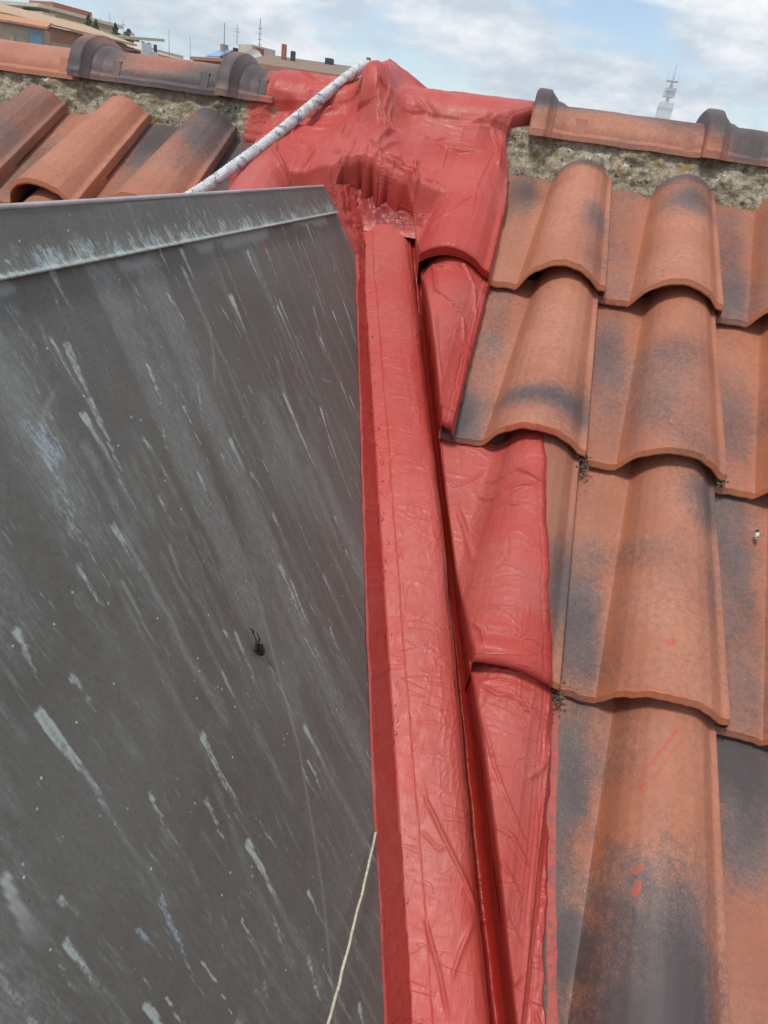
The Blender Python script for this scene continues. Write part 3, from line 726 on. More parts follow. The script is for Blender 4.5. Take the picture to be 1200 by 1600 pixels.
# ================================================================== THE RED MEMBRANE
mem = empty("waterproofing_membrane", "glossy red painted waterproofing membrane lining the valley gutter and draped over the ridge", "membrane", (-.1, -.3, 0))
def red_obj(name, P, F, deep_red_shade=None, old_shade=None):
    P, F, used = compact(P.reshape(-1, 3), F)
    me = mesh(name, P, F)
    attr(me, 'deep_red_shade', np.zeros(len(P)) if deep_red_shade is None else np.asarray(deep_red_shade).ravel()[used])
    attr(me, 'old_shade', np.zeros(len(P)) if old_shade is None else np.asarray(old_shade).ravel()[used])
    return link(name, me, M_RED, mem)
def wrinkle_field(X, Y, n, seed, box, ang, alen, width, amp, spread=.35):
    """scatter n small soft creases"""
    rs = np.random.default_rng(seed); out = np.zeros_like(X)
    for _ in range(n):
        x, y = rs.uniform(box[0], box[1]), rs.uniform(box[2], box[3]); th = ang + rs.normal(0, spread); L = alen * rs.uniform(.4, 1.6)
        k = rs.uniform(-.25, .25) * L
        c_, s_ = math.cos(th), math.sin(th)
        pts = [(x - c_ * L / 2, y - s_ * L / 2), (x - s_ * k, y + c_ * k), (x + c_ * L / 2, y + s_ * L / 2)]
        out = out + seg_bump(X, Y, pts, width * rs.uniform(.6, 1.5), amp * rs.uniform(.3, 1.0) * rs.choice([1, 1, -.7]))
    return out

# --- gutter lining: raised ledge, rounded shoulder and the narrow deep channel
def gutter():
    vs = np.arange(-1.62, .215, .0020)
    q = np.concatenate([np.linspace(0, .96, 62), np.linspace(.965, 1.0, 8), np.linspace(1.03, 1.12, 5), np.linspace(1.15, 1.85, 8), np.linspace(1.9, 2.0, 14)])
    V, Q = np.meshgrid(vs, q, indexing='ij')
    l, r, t = uL(V), uR(V), uT(V)
    g = np.clip(t - r, .010, .05); wid = r - l
    U = np.where(Q <= 1, l + wid * Q, np.where(Q <= 1.12, r + (Q - 1) / .12 * g * .10, np.where(Q <= 1.85, r + g * (.10 + .82 * (Q - 1.12) / .73), r + g * .93)))
    W = np.where(Q <= .90, -.015 + .004 * np.sin(np.pi * Q), 0)
    sh = np.clip((Q - .72) / .28, 0, 1)
    W = np.where(Q <= 1, -.015 + .005 * np.sin(np.pi * np.clip(Q, 0, 1)) - .010 * sh ** 3, W)
    W = np.where((Q > 1) & (Q <= 1.12), -.025 - .042 * np.clip((Q - 1) / .12, 0, 1), W)
    W = np.where((Q > 1.12) & (Q <= 1.9), -.060 - .012 * np.sin(np.pi * np.clip((Q - 1.12) / .73, 0, 1)), W)
    W = np.where(Q > 1.85, -.069 + .062 * np.clip((Q - 1.85) / .15, 0, 1), W)
    # relief on the ledge
    X = U - l; on = sstep(.0, .06, Q) * (1 - sstep(.93, 1.0, Q))
    seam = .022 + .003 * (fbm(V * 6, V * 0, 3, 3) - .5) * 2 + .0012 * (fbm(V * 90, V * 0, 4, 2) - .5)
    D = sstep(-.0007, .0009, X - seam) * .0016
    D = D + (1 - np.exp(-((X - seam) / .0011) ** 2)) * .0007
    D = D + (fbm(X * 34, V * 10, 5, 4) - .5) * .0024
    D = D + ridged(X * 120, V * 13, 7, 2, 3.0) * .0011 * sstep(.60, .95, Q)
    D = D + wrinkle_field(X, V, 70, 11, (.024, .09, -1.15, .1), 0.05, .05, .0016, .0009, .18)
    D = D + wrinkle_field(X, V, 60, 12, (.02, .034, -1.15, .08), 1.5, .035, .0012, .0012, .25)
    D = D + wrinkle_field(X, V, 50, 13, (.06, .098, -1.15, .08), 1.45, .06, .0013, .0010, .15)
    D = D + seg_bump(X, V, [(.032, -.875), (.052, -.915), (.074, -.955), (.088, -.985)], .0024, .0045)
    D = D + seg_bump(X, V, [(.022, -.995), (.034, -1.04), (.040, -1.08)], .0020, .0035)
    D = D + seg_bump(X, V, [(.045, -1.05), (.060, -1.02), (.078, -.99)], .0022, .003)
    D = D + seg_bump(X, V, [(.026, -.915), (.045, -.93), (.055, -.925)], .0018, .003)
    for vv in (-.50, -.675, -.80, -.30): D = D + seg_bump(X, V, [(.026, vv), (.05, vv + .006), (.088, vv + .002)], .0014, .0012)
    W = W + D * on
    W = np.where(Q <= .05, W + .006 * (1 - Q / .05) ** 2, W)
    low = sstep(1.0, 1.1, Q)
    W = W + (fbm(U * 40, V * 25, 9, 3) - .5) * .004 * low + .040 * sstep(-.10, .08, V) * low * (Q < 1.9)
    U = U + (fbm(V * 18, V * 0, 19, 3) - .5) * .003 * sstep(.9, 1.0, Q)
    red_obj("gutter_lining", rw(U, V, W), grid_faces(len(vs), len(q), flip=False), deep_red_shade=low)  # shade of the channel painted in as a deeper red
gutter()

# --- strip painted up on to the copper
def flange():
    Lp = np.array([(-.049, .0), (-.043, .012), (-.038, .03), (-.030, .047), (-.022, .07), (-.013, .123), (-.281, .298), (-.637, .537), (-.816, .661), (-.95, .76), (-1.25, .985)])
    Ra = np.array([.175, .16, .14, .125, .10, .055, -.235, -.60, -.785, -.925, -1.23])
    ds = np.r_[0, np.cumsum(np.hypot(*np.diff(Lp, axis=0).T))]
    s = np.r_[np.arange(0, .20, .0022), np.arange(.20, ds[-1], .0030)]
    la, lb = np.interp(s, ds, Lp[:, 0]), np.interp(s, ds, Lp[:, 1]); ra = np.interp(s, ds, Ra); rb = b_crease(ra) + .002
    tb = np.where(ra > .11, np.interp(ra, [.11, .175], [1, 0]) * rb, rb)
    rb = tb
    f = np.linspace(0, 1, 40)
    S, Fq = np.meshgrid(s, f, indexing='ij')
    A = la[:, None] + (ra - la)[:, None] * Fq; B = lb[:, None] + (rb - lb)[:, None] * Fq
    H = .0026 + (fbm(A * 30, B * 30, 81, 3) - .5) * .0022
    top = 1 - sstep(.10, .24, S)
    crm = (fbm(A * 26 + 4, B * 30, 83, 3) - .5) * .018 + ridged(A * 34, B * 40, 85, 2, 2.5) * .007
    H = H + (crm + .006) * top * sstep(0, .12, Fq) * .8
    H = H + ridged((B - A * .6) * 55, A * 3, 87, 1, 6) * .0012 * (1 - top)
    H = H + wrinkle_field(A, B, 24, 88, (-.95, 0, .15, .75), -.62, .07, .0012, .0017, .1) * (1 - top)
    wob = (fbm(S * 26, S * 0, 89, 4) - .5) * .006
    B = B + wob * (1 - Fq)
    H = np.where(Fq <= 0, .0002, H)
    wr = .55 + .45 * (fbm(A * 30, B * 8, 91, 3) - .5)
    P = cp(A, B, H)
    red_obj("copper_flange", P, grid_faces(len(s), len(f), flip=True), deep_red_shade=np.clip(wr * (1 - .5 * top), 0, 1))
flange()

# --- tile covers
def cover(name, col, row, v0, v1, rfun, seed, creases=(), nwr=40, hang=True, left=None):
    vs = np.linspace(v0, v1, int((v1 - v0) / .0017)); f = np.linspace(0, 1, 90)
    V, Fq = np.meshgrid(vs, f, indexing='ij')
    l = uT(V) - .001; r = rfun(V) + (fbm(V * 30, V * 0, seed, 4) - .5) * .008
    r = np.maximum(r, l + .002)
    U = l + (r - l) * Fq
    c0, vb = col * PITCH, -(row - 1) * GAUGE
    ul = U - c0; vl = np.clip(V - vb, 0, .42)
    # soften the profile: cloth bridges the trough
    w = 0
    for d, k in ((-.012, .2), (-.006, .25), (0, .1), (.006, .25), (.012, .2)):
        w = w + k * tile_w(np.clip(ul + d, -.066, .1485), vl)
    w = np.maximum(w, tile_w(np.clip(ul, -.066, .1485), vl) - .001)
    over = np.clip(ul - .149, 0, .05)
    w = np.where(ul > .149, np.interp(ul, [.149, .152, .158], [.0215, .010, .0025]) - TILT * vl / GAUGE, w)
    D = .0048 + (fbm(U * 30, V * 18, seed + 1, 4) - .5) * .0030
    D = D + (ridged(U * 30 + V * 8, V * 70, seed + 2, 2, 3.5) - .3) * .0008
    D = D + wrinkle_field(U, V, nwr, seed + 3, (float(l.min()), float(r.max()), v0, v1), -.05, .055, .0014, .0011, .30)
    D = D + wrinkle_field(U, V, nwr // 3, seed + 4, (float(l.min()), float(r.max()), v0, v1), -1.0, .05, .0018, .0014, .4)
    for pts, wd, am in creases: D = D + seg_bump(U, V, pts, wd, am)
    if row < 4:
        D = D + (.0055 + .004 * (fbm(U * 40, V * 0, seed + 9, 2) - .5)) * np.exp(-((V - v0 - .010) / .009) ** 2) - .003 * np.exp(-((V - v0 - .030) / .006) ** 2)
    else:
        D = D + ridged(U * 45, V * 60, seed + 10, 2, 2) * .004 * sstep(v1 - .10, v1 - .04, V)
    # tape line near the free edge
    D = D - np.exp(-((r - U - .013) / .0014) ** 2) * .0012
    D = D * sstep(0, .05, 1 - Fq) + .0006
    W = w + D
    # the flap down into the channel
    n = 12
    h = np.linspace(0, 1, n + 1)[1:][::-1]
    Uh = l[:, :1] + .0035 * np.sin(h * np.pi)[None] * 0 + (fbm(vs * 25, vs * 0, seed + 6, 3)[:, None] - .5) * .003 * h[None] - .002 * np.sin(np.pi * np.clip(h * 3, 0, 1))[None]
    Wh = W[:, :1] - (W[:, :1] + .055) * h[None] ** 1.15
    Vh = np.repeat(vs[:, None], n, 1)
    Uf = np.concatenate([Uh, U], 1); Vf = np.concatenate([Vh, V], 1); Wf = np.concatenate([Wh, W], 1)
    deep_red_shade = np.concatenate([np.repeat(h[None] ** .5, len(vs), 0), np.clip(.25 + sstep(.016, 0.004, r - U) * .6 - .4 * (fbm(U * 20, V * 10, seed + 8, 3)), 0, 1)], 1)  # flap takes painted channel shade; the free edge is deep red paint
    # nose: lower end turns down over the tile lip
    dn = np.array([-.004, -.006, -.004, .002]); dz = np.array([-.003, -.009, -.016, -.021])
    row0 = np.stack([Uf[0]] * 4); Vn = Vf[0][None] + dn[:, None] - .002 * np.arange(4)[:, None] * 0; Wn = Wf[0][None] + dz[:, None]
    Uf = np.concatenate([row0[::-1], Uf]); Vf = np.concatenate([Vn[::-1], Vf]); Wf = np.concatenate([Wn[::-1], Wf]); deep_red_shade = np.concatenate([np.stack([deep_red_shade[0]] * 4), deep_red_shade])
    red_obj(name, rw(Uf, Vf, Wf), grid_faces(*Uf.shape, flip=True), deep_red_shade=deep_red_shade)
cover("tile_cover", -1, 2, -.361, .012, lambda v: np.interp(v, [-.361, 0, .02], [-.0485, -.0475, -.047]), 200,
      creases=[([(-.155, .0), (-.13, -.10), (-.075, -.14), (-.06, -.20)], .003, .005), ([(-.105, .0), (-.07, -.05), (-.055, -.12)], .003, .005), ([(-.15, -.02), (-.13, -.03), (-.10, -.012)], .003, .004),
               ([(-.12, -.15), (-.10, -.24), (-.08, -.30)], .002, .003), ([(-.085, -.335), (-.07, -.345), (-.052, -.34)], .004, .006)], nwr=46)
cover("tile_cover", 0, 3, -.722, -.352, lambda v: np.interp(v, [-.72, -.345], [.139, .085]), 230,
      creases=[([(.01, -.425), (.03, -.435), (.055, -.425), (.085, -.442), (.10, -.447)], .0032, .0062), ([(.0, -.45), (.03, -.47), (.06, -.455), (.09, -.452)], .0028, .005),
               ([(-.05, -.43), (-.03, -.445), (-.01, -.43), (.015, -.40)], .0022, .003), ([(.02, -.50), (.05, -.49), (.095, -.492)], .002, .003), ([(-.02, -.48), (0, -.52), (.02, -.58)], .004, .005),
               ([(.02, -.60), (.06, -.595), (.12, -.605)], .002, .0022), ([(.01, -.55), (.06, -.55), (.11, -.555)], .002, .002), ([(.03, -.66), (.08, -.652), (.13, -.66)], .002, .002),
               ([(.03, -.675), (.045, -.69), (.05, -.712)], .0025, .004)], nwr=50)
cover("tile_cover", 0, 4, -1.082, -.712, lambda v: np.interp(v, [-1.09, -1.0, -.80, -.72], [.178, .170, .153, .146]), 260,
      creases=[([(.06, -.78), (.085, -.84), (.11, -.88), (.135, -.91)], .0022, .003), ([(.09, -.90), (.115, -.905), (.14, -.93)], .0026, .0045), ([(.085, -.925), (.11, -.935), (.135, -.96)], .0022, .003),
               ([(.10, -.95), (.125, -.985), (.14, -1.0)], .002, .0028), ([(.125, -.84), (.14, -.825), (.15, -.805)], .0026, .0045), ([(.115, -1.03), (.13, -1.04), (.145, -1.025)], .003, .0045),
               ([(.05, -.745), (.075, -.758), (.10, -.755), (.125, -.775)], .0022, .004)], nwr=56)

# --- the sheet draped over the ridge, mortar and first course
def drape():
    us = np.arange(-.66, -.036, .0018); nt_ = 270
    vt = .565
    def vb(u):
        return np.interp(u, [-.7, -.46, -.41, -.392, -.380, -.365, -.346, -.325, -.300, -.270, -.240, -.222, -.212, -.1795, -.176, 0],
                            [.02, .02, .08, .115, .148, .178, .192, .193, .188, .182, .172, .150, .122, .006, -.004, -.004])
    ub = vb(us)
    t = np.linspace(0, 1, nt_)
    U = np.repeat(us[:, None], nt_, 1); V = vt + (ub[:, None] - vt) * t[None]
    # shift columns sideways so that both free edges follow the photo
    ulft = np.interp(V, [.0, .084, .2, .36, .44, .60], [-.64, -.605, -.598, -.60, -.603, -.603]) + (fbm(V * 22, V * 0, 305, 3) - .5) * .014
    urgt = np.interp(V, [-.01, .1, .2, .33, .40, .425, .455, .60], [-.0475, -.0475, -.052, -.068, -.083, -.078, -.034, -.030]) + (fbm(V * 40, V * 0, 306, 3) - .5) * .004
    k = (U - us[0]) / (us[-1] - us[0])
    wgt = sstep(-.22, -.05, U); wgl = 1 - sstep(-.60, -.46, U)
    U = U + (urgt - us[-1]) * wgt + (ulft - us[0]) * wgl
    def rolls(u, v):
        best = np.full(u.shape, -.03)
        for c in (-4, -3, -2, -1):
            ul = u - c * PITCH
            w = tile_w(np.clip(ul, -.05, .1485), np.clip(v, 0, .352))
            w = np.where((ul < -.052) | (ul > .149), -.03, w)
            best = np.maximum(best, w)
        return best
    w = 0; tot = 0
    for d in np.linspace(-.022, .022, 9):
        g = math.exp(-(d / .014) ** 2); w = w + g * rolls(U + d, V); tot += g
    w = w / tot
    sharp = rolls(U, V)
    near_r = sstep(-.205, -.17, U)                  # the right-hand column stays crisp
    w = smax(w, sharp - .002, .006) * (1 - near_r) + (sharp + .0005) * near_r
    # cloth bridges the hollows between the rolls over the gutter head
    fill = .036 * np.exp(-((U + .240) / .055) ** 2) * sstep(.12, .22, V) * (1 - sstep(.36, .42, V))
    fill = fill + .030 * np.exp(-((U + .435) / .05) ** 2) * sstep(.16, .26, V)
    w = w + fill
    pl = np.interp(V, [.12, .17, .26, .34], [-.02, .058, .052, .046]) - .25 * np.maximum(np.abs(U + .325) - .085, 0)
    w = smax(w, pl, .022)
    end = sstep(.325, .352, V)
    dzu = ridge_dz(U)
    mort = np.interp(V, [.30, .349, .415, .45, .50], [-.08, -.018, .062, .060, -.2]) + dzu * .85 * sstep(.34, .41, V)
    w = smax(w * (1 - end) + (-.03) * end, mort, .012)
    # ridge
    yb, zb = ridge_section(1.0, 200)
    Yw, Zw = RY + yb, RZ0 + zb
    vr = Yw * CS + Zw * SN; wr = -Yw * SN + Zw * CS
    o = np.argsort(vr); ridge = np.interp(V - dzu * SN, vr[o], wr[o], left=-.2, right=-.2) + dzu * CS
    ys, zs = ridge_section(1.33, 200); Yc, Zc = RY + ys, RZ0 + zs
    vr2 = Yc * CS + Zc * SN; wr2 = -Yc * SN + Zc * CS; o2 = np.argsort(vr2)
    coll = np.interp(V - dzu * SN + .012 * sstep(.44, .38, V), vr2[o2], wr2[o2], left=-.2, right=-.2) + dzu * CS
    cm = sstep(-.412, -.385, U) * (1 - sstep(-.355, -.318, U))
    ridge = ridge + (np.maximum(coll, ridge) - ridge) * cm
    br = np.interp(V, [.28, .32, .44, .46], [-.1, .034, .046, -.05]) - .3 * np.maximum(np.abs(U + .30) - .16, 0)
    w = smax(w, br, .02)
    uc = np.interp(V, [.22, .45], [-.312, -.368])
    tent = np.interp(V, [.20, .28, .36, .42, .45], [-.06, .046, .068, .088, .07]) - .62 * np.abs(U - uc)
    w = smax(w, tent, .012)
    w = smax(w, ridge, .034)
    # tented folds running from the collar and from the right end of the ridge
    w = w + seg_bump(U, V, [(-.366, .43), (-.345, .37), (-.325, .31), (-.312, .25)], .036, .022, False)
    w = w + seg_bump(U, V, [(-.372, .46), (-.385, .39), (-.402, .33), (-.401, .27)], .024, .009, False)
    w = w + seg_bump(U, V, [(-.31, .45), (-.28, .42), (-.235, .385), (-.175, .372), (-.125, .395), (-.09, .428)], .016, .004, False)
    w = w + seg_bump(U, V, [(-.119, .415), (-.086, .395), (-.084, .30)], .010, .006, False)
    w = w + seg_bump(U, V, [(-.55, .41), (-.50, .385), (-.45, .385), (-.40, .41)], .010, .005, False)
    D = .0032 + (fbm(U * 16, V * 13, 311, 4) - .5) * .008 * (1 - .75 * near_r)
    D = D + (ridged(U * 20, V * 11, 313, 2, 3) - .3) * .0030 * (1 - .7 * near_r)
    for pts, wd, am in (([(-.366, .501), (-.33, .41), (-.329, .347), (-.309, .31), (-.301, .234)], .0035, .007), ([(-.35, .41), (-.344, .366), (-.302, .289), (-.312, .21)], .003, .006),
                        ([(-.322, .40), (-.318, .35), (-.297, .30), (-.308, .25), (-.317, .20)], .0026, .0055), ([(-.297, .44), (-.244, .395), (-.175, .378), (-.128, .395), (-.083, .43)], .004, .0035),
                        ([(-.28, .44), (-.22, .40), (-.16, .40), (-.11, .42)], .003, .004), ([(-.402, .322), (-.401, .277)], .0022, .005), ([(-.306, .20), (-.337, .247), (-.321, .342)], .003, .004),
                        ([(-.468, .146), (-.514, .205), (-.53, .25)], .005, .008), ([(-.30, .20), (-.26, .19), (-.229, .170)], .004, .009), ([(-.295, .215), (-.25, .205), (-.215, .185)], .003, .006),
                        ([(-.192, .321), (-.188, .24)], .002, .003), ([(-.10, .344), (-.112, .196), (-.105, .08)], .002, .002), ([(-.188, .056), (-.148, .094), (-.113, .16)], .0022, .0026),
                        ([(-.20, .14), (-.155, .165), (-.10, .155), (-.06, .14)], .0020, .0022), ([(-.119, .407), (-.09, .36), (-.081, .282)], .003, .006), ([(-.531, .397), (-.48, .364), (-.435, .395)], .003, .005),
                        ([(-.56, .50), (-.50, .45), (-.43, .47)], .003, .004), ([(-.25, .32), (-.20, .35), (-.15, .345)], .003, .004), ([(-.57, .36), (-.52, .33), (-.50, .27)], .003, .004),
                        ([(-.215, .18), (-.195, .19), (-.165, .178)], .004, .006), ([(-.36, .17), (-.37, .20), (-.40, .22)], .004, .007), ([(-.45, .17), (-.44, .22), (-.46, .26)], .004, .006)):
        D = D + seg_bump(U, V, pts, wd, am)
    D = D + wrinkle_field(U, V, 60, 321, (-.6, -.05, .05, .55), 1.2, .05, .0022, .0018, 1.0)
    rg = np.random.default_rng(44)
    for uk in np.linspace(-.395, -.225, 11):
        v_ = float(vb(np.array([uk]))[0]); D = D + seg_bump(U, V, [(uk, v_ - .005), (uk + rg.normal(0, .006), v_ + .02), (uk + rg.normal(0, .02), v_ + rg.uniform(.04, .09))], .0032, rg.uniform(.004, .009))
    # deep pocket beside the dormer apex
    D = D - .020 * np.exp(-((U + .452) / .03) ** 2 - ((V - .14) / .035) ** 2)
    D = D + .020 * np.exp(-((U + .335) / .055) ** 2 - ((V - .195) / .04) ** 2)
    w = w + D * np.minimum(sstep(0, .03, k), sstep(0, .02, 1 - k)) + .0008
    # right edge is pressed down over the tile's rim
    rim = sstep(-.0515, -.0485, U) * (V < .33)
    w = w - rim * .014
    # hanging flap under the lip / lining of the channel wall / turned-down lip of the first course
    nf = 22; h = np.linspace(0, 1, nf + 1)[1:]
    lipU, lipV, lipW = U[:, -1], V[:, -1], w[:, -1]
    drop = np.interp(us, [-.7, -.44, -.40, -.36, -.32, -.29, -.26, -.23, -.213, -.20, -.18, -.1785, 0], [.06, .06, .064, .074, .078, .072, .070, .070, .080, .085, .075, .022, .022])
    back = np.interp(us, [-.7, -.40, -.36, -.30, -.24, -.21, -.18, 0], [.0, .0, -.008, -.010, -.008, -.004, .0, .003])
    hang_u = .010 * np.sin(us * 160) * np.interp(us, [-.42, -.39, -.25, -.22], [0, 1, 1, 0])
    ph = np.pi * .5 * h
    Uh = lipU[:, None] + (hang_u[:, None] * .5 + (fbm(us * 60, us * 0, 331, 2)[:, None] - .5) * .006) * h[None] * np.interp(us, [-.21, -.18], [1, 0])[:, None]
    nose = np.minimum(h * 4, 1)
    Vh = lipV[:, None] - .006 * np.sin(np.pi * nose[None] * .5) + back[:, None] * 2.0 * h[None] + (ridged(us * 34, us * 0, 333, 2, 2)[:, None] - .5) * .030 * h[None] * np.interp(us, [-.41, -.38, -.25, -.215], [0, 1, 1, 0])[:, None]
    Wh = lipW[:, None] - drop[:, None] * h[None] ** 1.1
    Uf = np.concatenate([U, Uh], 1); Vf = np.concatenate([V, Vh], 1); Wf = np.concatenate([w, Wh], 1)
    deep_red_shade = np.clip(.25 - .5 * fbm(Uf * 12, Vf * 9, 341, 3) + .1, 0, 1)
    deep_red_shade[:, nt_:] += .35 * h[None]  # deeper red towards the foot of the flap
    sk = np.where(Vf[-1] > .33, .055, .010)
    Uf = np.concatenate([Uf, Uf[-1:] + .0015, Uf[-1:] + .001]); Vf = np.concatenate([Vf, Vf[-1:], Vf[-1:]]); Wf = np.concatenate([Wf, Wf[-1:] - sk[None] * .4, Wf[-1:] - sk[None]]); deep_red_shade = np.concatenate([deep_red_shade, deep_red_shade[-1:], deep_red_shade[-1:]])
    red_obj("ridge_drape", rw(Uf, Vf, Wf), grid_faces(*Uf.shape, flip=True), deep_red_shade=np.clip(deep_red_shade, 0, 1))
drape()

# --- crumpled lining at the head of the gutter, below the overhanging sheet
def head():
    f = np.linspace(0, 1, 80); g = np.linspace(0, 1, 70)
    Fq, G = np.meshgrid(f, g, indexing='ij')
    V = .098 + .16 * G; l = uL(V) - .03 * G; r = uT(V) + .012
    U = l + (r - l) * Fq
    W = np.interp(G, [0, .08, .35, .7, 1], [-.012, -.008, .005, .022, .03])
    W = W + .012 * (1 - sstep(0, .25, Fq)) * sstep(0, .3, G) + .010 * sstep(.78, 1, Fq) * sstep(.05, .4, G) - .03 * sstep(.6, 1, G)
    W = W + (ridged(U * 26, V * 24, 351, 3, 2.2) - .4) * .016 * sstep(0, .25, G) + (fbm(U * 30, V * 30, 353, 3) - .5) * .010 * sstep(0, .2, G)
    red_obj("gutter_head", rw(U, V, W), grid_faces(80, 70, flip=False), deep_red_shade=np.clip(.15 + .7 * G, 0, 1), old_shade=.6 * sstep(.06, .16, G) * (.55 + .45 * sstep(.1, .4, Fq) * (1 - sstep(.7, .95, Fq))))  # recess shade painted in over the dull membrane, deeper towards the back
head()
# torn paint lumps along the edges
def lumps():
    rs = np.random.default_rng(17); parts = []
    ico = [(0, 0, 1), (.894, 0, .447), (.276, .851, .447), (-.724, .526, .447), (-.724, -.526, .447), (.276, -.851, .447)]
    fac = [(0, 1, 2), (0, 2, 3), (0, 3, 4), (0, 4, 5), (0, 5, 1)]
    def add(u, v, w, r, st):
        parts.append(([tuple(rw(u + p[0] * r, v + p[1] * r * st, w + p[2] * r * .7)) for p in ico], fac))
    for _ in range(110):
        v = rs.uniform(-1.12, .05); r = rs.uniform(.0008, .0024); e = rs.integers(0, 3)
        if e == 0: add(uL(v) + rs.uniform(.016, .026), v, -.0125, r, rs.uniform(1, 4))
        elif e == 1: add(uR(v) - rs.uniform(.004, .012), v, -.021, r, rs.uniform(1, 4))
        else: add(uL(v) + rs.uniform(.004, .012), v, -.0115, r, rs.uniform(1, 3))
    V, F = join(parts); V = np.array(V); me = mesh("paint_lump", V, F); attr(me, 'deep_red_shade', np.full(len(V), .2))
    o = link("paint_lump", me, M_RED, mem); o['kind'] = 'stuff'
lumps()
#SMALL
# ================================================================== SMALL THINGS ON THE ROOF
# --- white braided rope with blue flecks
def rope():
    key = np.array([(-.405, .62, .215), (-.405, .52, .300), (-.405, .455, .337), (-.409, .41, .341), (-.418, .375, .331), (-.475, .30, .262), (-.548, .18, .165), (-.615, .06, .082), (-.66, -.02, .032), (-.70, -.09, .016), (-.74, -.20, -.048), (-.77, -.34, -.130)])
    d = np.r_[0, np.cumsum(np.linalg.norm(np.diff(key, axis=0), axis=1))]
    n = 420; sd_ = np.linspace(0, d[-1], n)
    P = np.stack([np.interp(sd_, d, key[:, i]) for i in range(3)], 1)
    ker = np.hanning(31); ker /= ker.sum()
    P = np.stack([np.convolve(np.pad(P[:, i], 15, 'edge'), ker, 'valid') for i in range(3)], 1)
    T = np.gradient(P, axis=0); T /= np.linalg.norm(T, axis=1)[:, None]
    a = np.cross(T, [0, 0, 1.0]); a /= np.linalg.norm(a, axis=1)[:, None]; b = np.cross(a, T)
    seg = 48; th = np.linspace(0, 2 * np.pi, seg, endpoint=False)
    S, TH = np.meshgrid(sd_, th, indexing='ij')
    # two families of strands crossing in a braid
    k = 8; tw = 2 * np.pi / .060
    p1 = (k * (TH + tw * S / 1.0)) ; p2 = (k * (TH - tw * S / 1.0))
    over = np.sin((p1 + p2) / 2) * np.sin((p1 - p2) / 2)
    s1 = np.cos(p1 / 1.0); s2 = np.cos(p2 / 1.0)
    r = .0110 + .0010 * np.where(over > 0, s1, s2)
    V = P[:, None] + r[..., None] * (np.cos(TH)[..., None] * a[:, None] + np.sin(TH)[..., None] * b[:, None])
    me = mesh("rope", V.reshape(-1, 3), grid_faces(n, seg, wrap=True))
    ci = np.floor((p1 + .5) / (2 * np.pi)).astype(int) % k; cj = np.floor((p2 + .5) / (2 * np.pi)).astype(int) % k
    h = _hash(np.floor(S / .0075), ci, 5)
    fleck = (np.isin(ci, (1, 4)) & (s1 > -.35) & (_hash(np.floor(S / .009), ci, 5) > .62)) | ((cj == 3) & (s2 > -.2) & (_hash(np.floor(S / .009), cj, 6) > .70))
    attr(me, 'fleck', fleck.astype(float)); attr(me, 'red', ((S > .33) & (S < .36) & (np.sin(TH) < -.2)).astype(float))
    m, nt, bb = new_mat("braided_rope"); kk = N(nt)
    n1 = kk.noise(kk.obj(), 90, 3, .6)
    c = kk.mix(kk.rng(n1, .35, .7), (.62, .64, .64), (.38, .39, .39))
    c = kk.mix(kk.math('MULTIPLY', kk.attr('fleck'), .9), c, (.035, .05, .16)); c = kk.mix(kk.attr('red'), c, (.35, .08, .06))
    kk.put(bb.inputs['Base Color'], c); bb.inputs['Roughness'].default_value = .8
    kk.put(bb.inputs['Normal'], kk.bump(kk.noise(kk.mapping(kk.obj(), (300, 300, 300)), 1, 2), .4, .001))
    o = link("safety_rope", me, m)
    tag(o, "white braided rope with blue flecks, stretched from the ridge down behind the copper dormer", "rope")
rope()

# --- thin pale cord stretched across the copper
def cord():
    n = 120; t = np.linspace(0, 1, n)
    a = -.821 + (-1.013 + .821) * t * 1.35; b = .661 + (.650 - .661) * t * 1.35 + .0015 * np.sin(t * 5)
    b = b + .006
    P = cp(a, b - .010, .0045 + .012 * t)
    P = P + np.stack([fbm(t * 14, t * 0, 1, 2) - .5, t * 0, fbm(t * 14, t * 0, 2, 2) - .5], 1) * .0015
    V, F = tube(P, .0013 + .0002 * np.sin(t * 400), 8)
    me = mesh("cord", V, F)
    o = link("cord", me, mat_plain("pale_cord", (.52, .48, .33), .8, .2, 200))
    tag(o, "thin straight pale yellow cord lying across the lower copper sheet, against the red strip", "cord")
cord()

# --- small black dried scrap on the copper
def scrap():
    a0, b0 = -.847, .396
    pts = [(-.006, -.006), (-.003, .005), (.001, .010), (.006, .008), (.010, -.004), (.005, -.003), (.003, -.008), (.001, -.001)]
    rs = np.random.default_rng(3); V = []; F = []
    for side, h in ((0, .0018), (1, .0060)):
        V += [tuple(cp(a0 + p[0] * (.55 if side else .7), b0 + p[1] * (.55 if side else .7), h + rs.uniform(0, .002))) for p in pts]
    n = len(pts); F = [tuple(range(n))[::-1], tuple(range(n, 2 * n))] + [(i, (i + 1) % n, n + (i + 1) % n, n + i) for i in range(n)]
    parts = [(V, F)]
    for (x0, y0, x1, y1) in ((.003, -.004, .010, -.013), (-.003, -.004, .0045, -.016), (.0045, -.016, .003, -.022)):
        v, f = tube([tuple(cp(a0 + x0, b0 + y0, .004)), tuple(cp(a0 + (x0 + x1) / 2, b0 + (y0 + y1) / 2, .006)), tuple(cp(a0 + x1, b0 + y1, .004))], [.0009, .0008, .0004], 6)
        parts.append((v, [tuple(q) for q in f]))
    V, F = join(parts)
    o = link("dried_scrap", mesh("dried_scrap", V, F), mat_plain("black_scrap", (.012, .011, .011), .6, .3, 90), smooth=False)
    tag(o, "tiny black dried scrap with spindly stalks stuck on the copper sheet", "debris")
scrap()

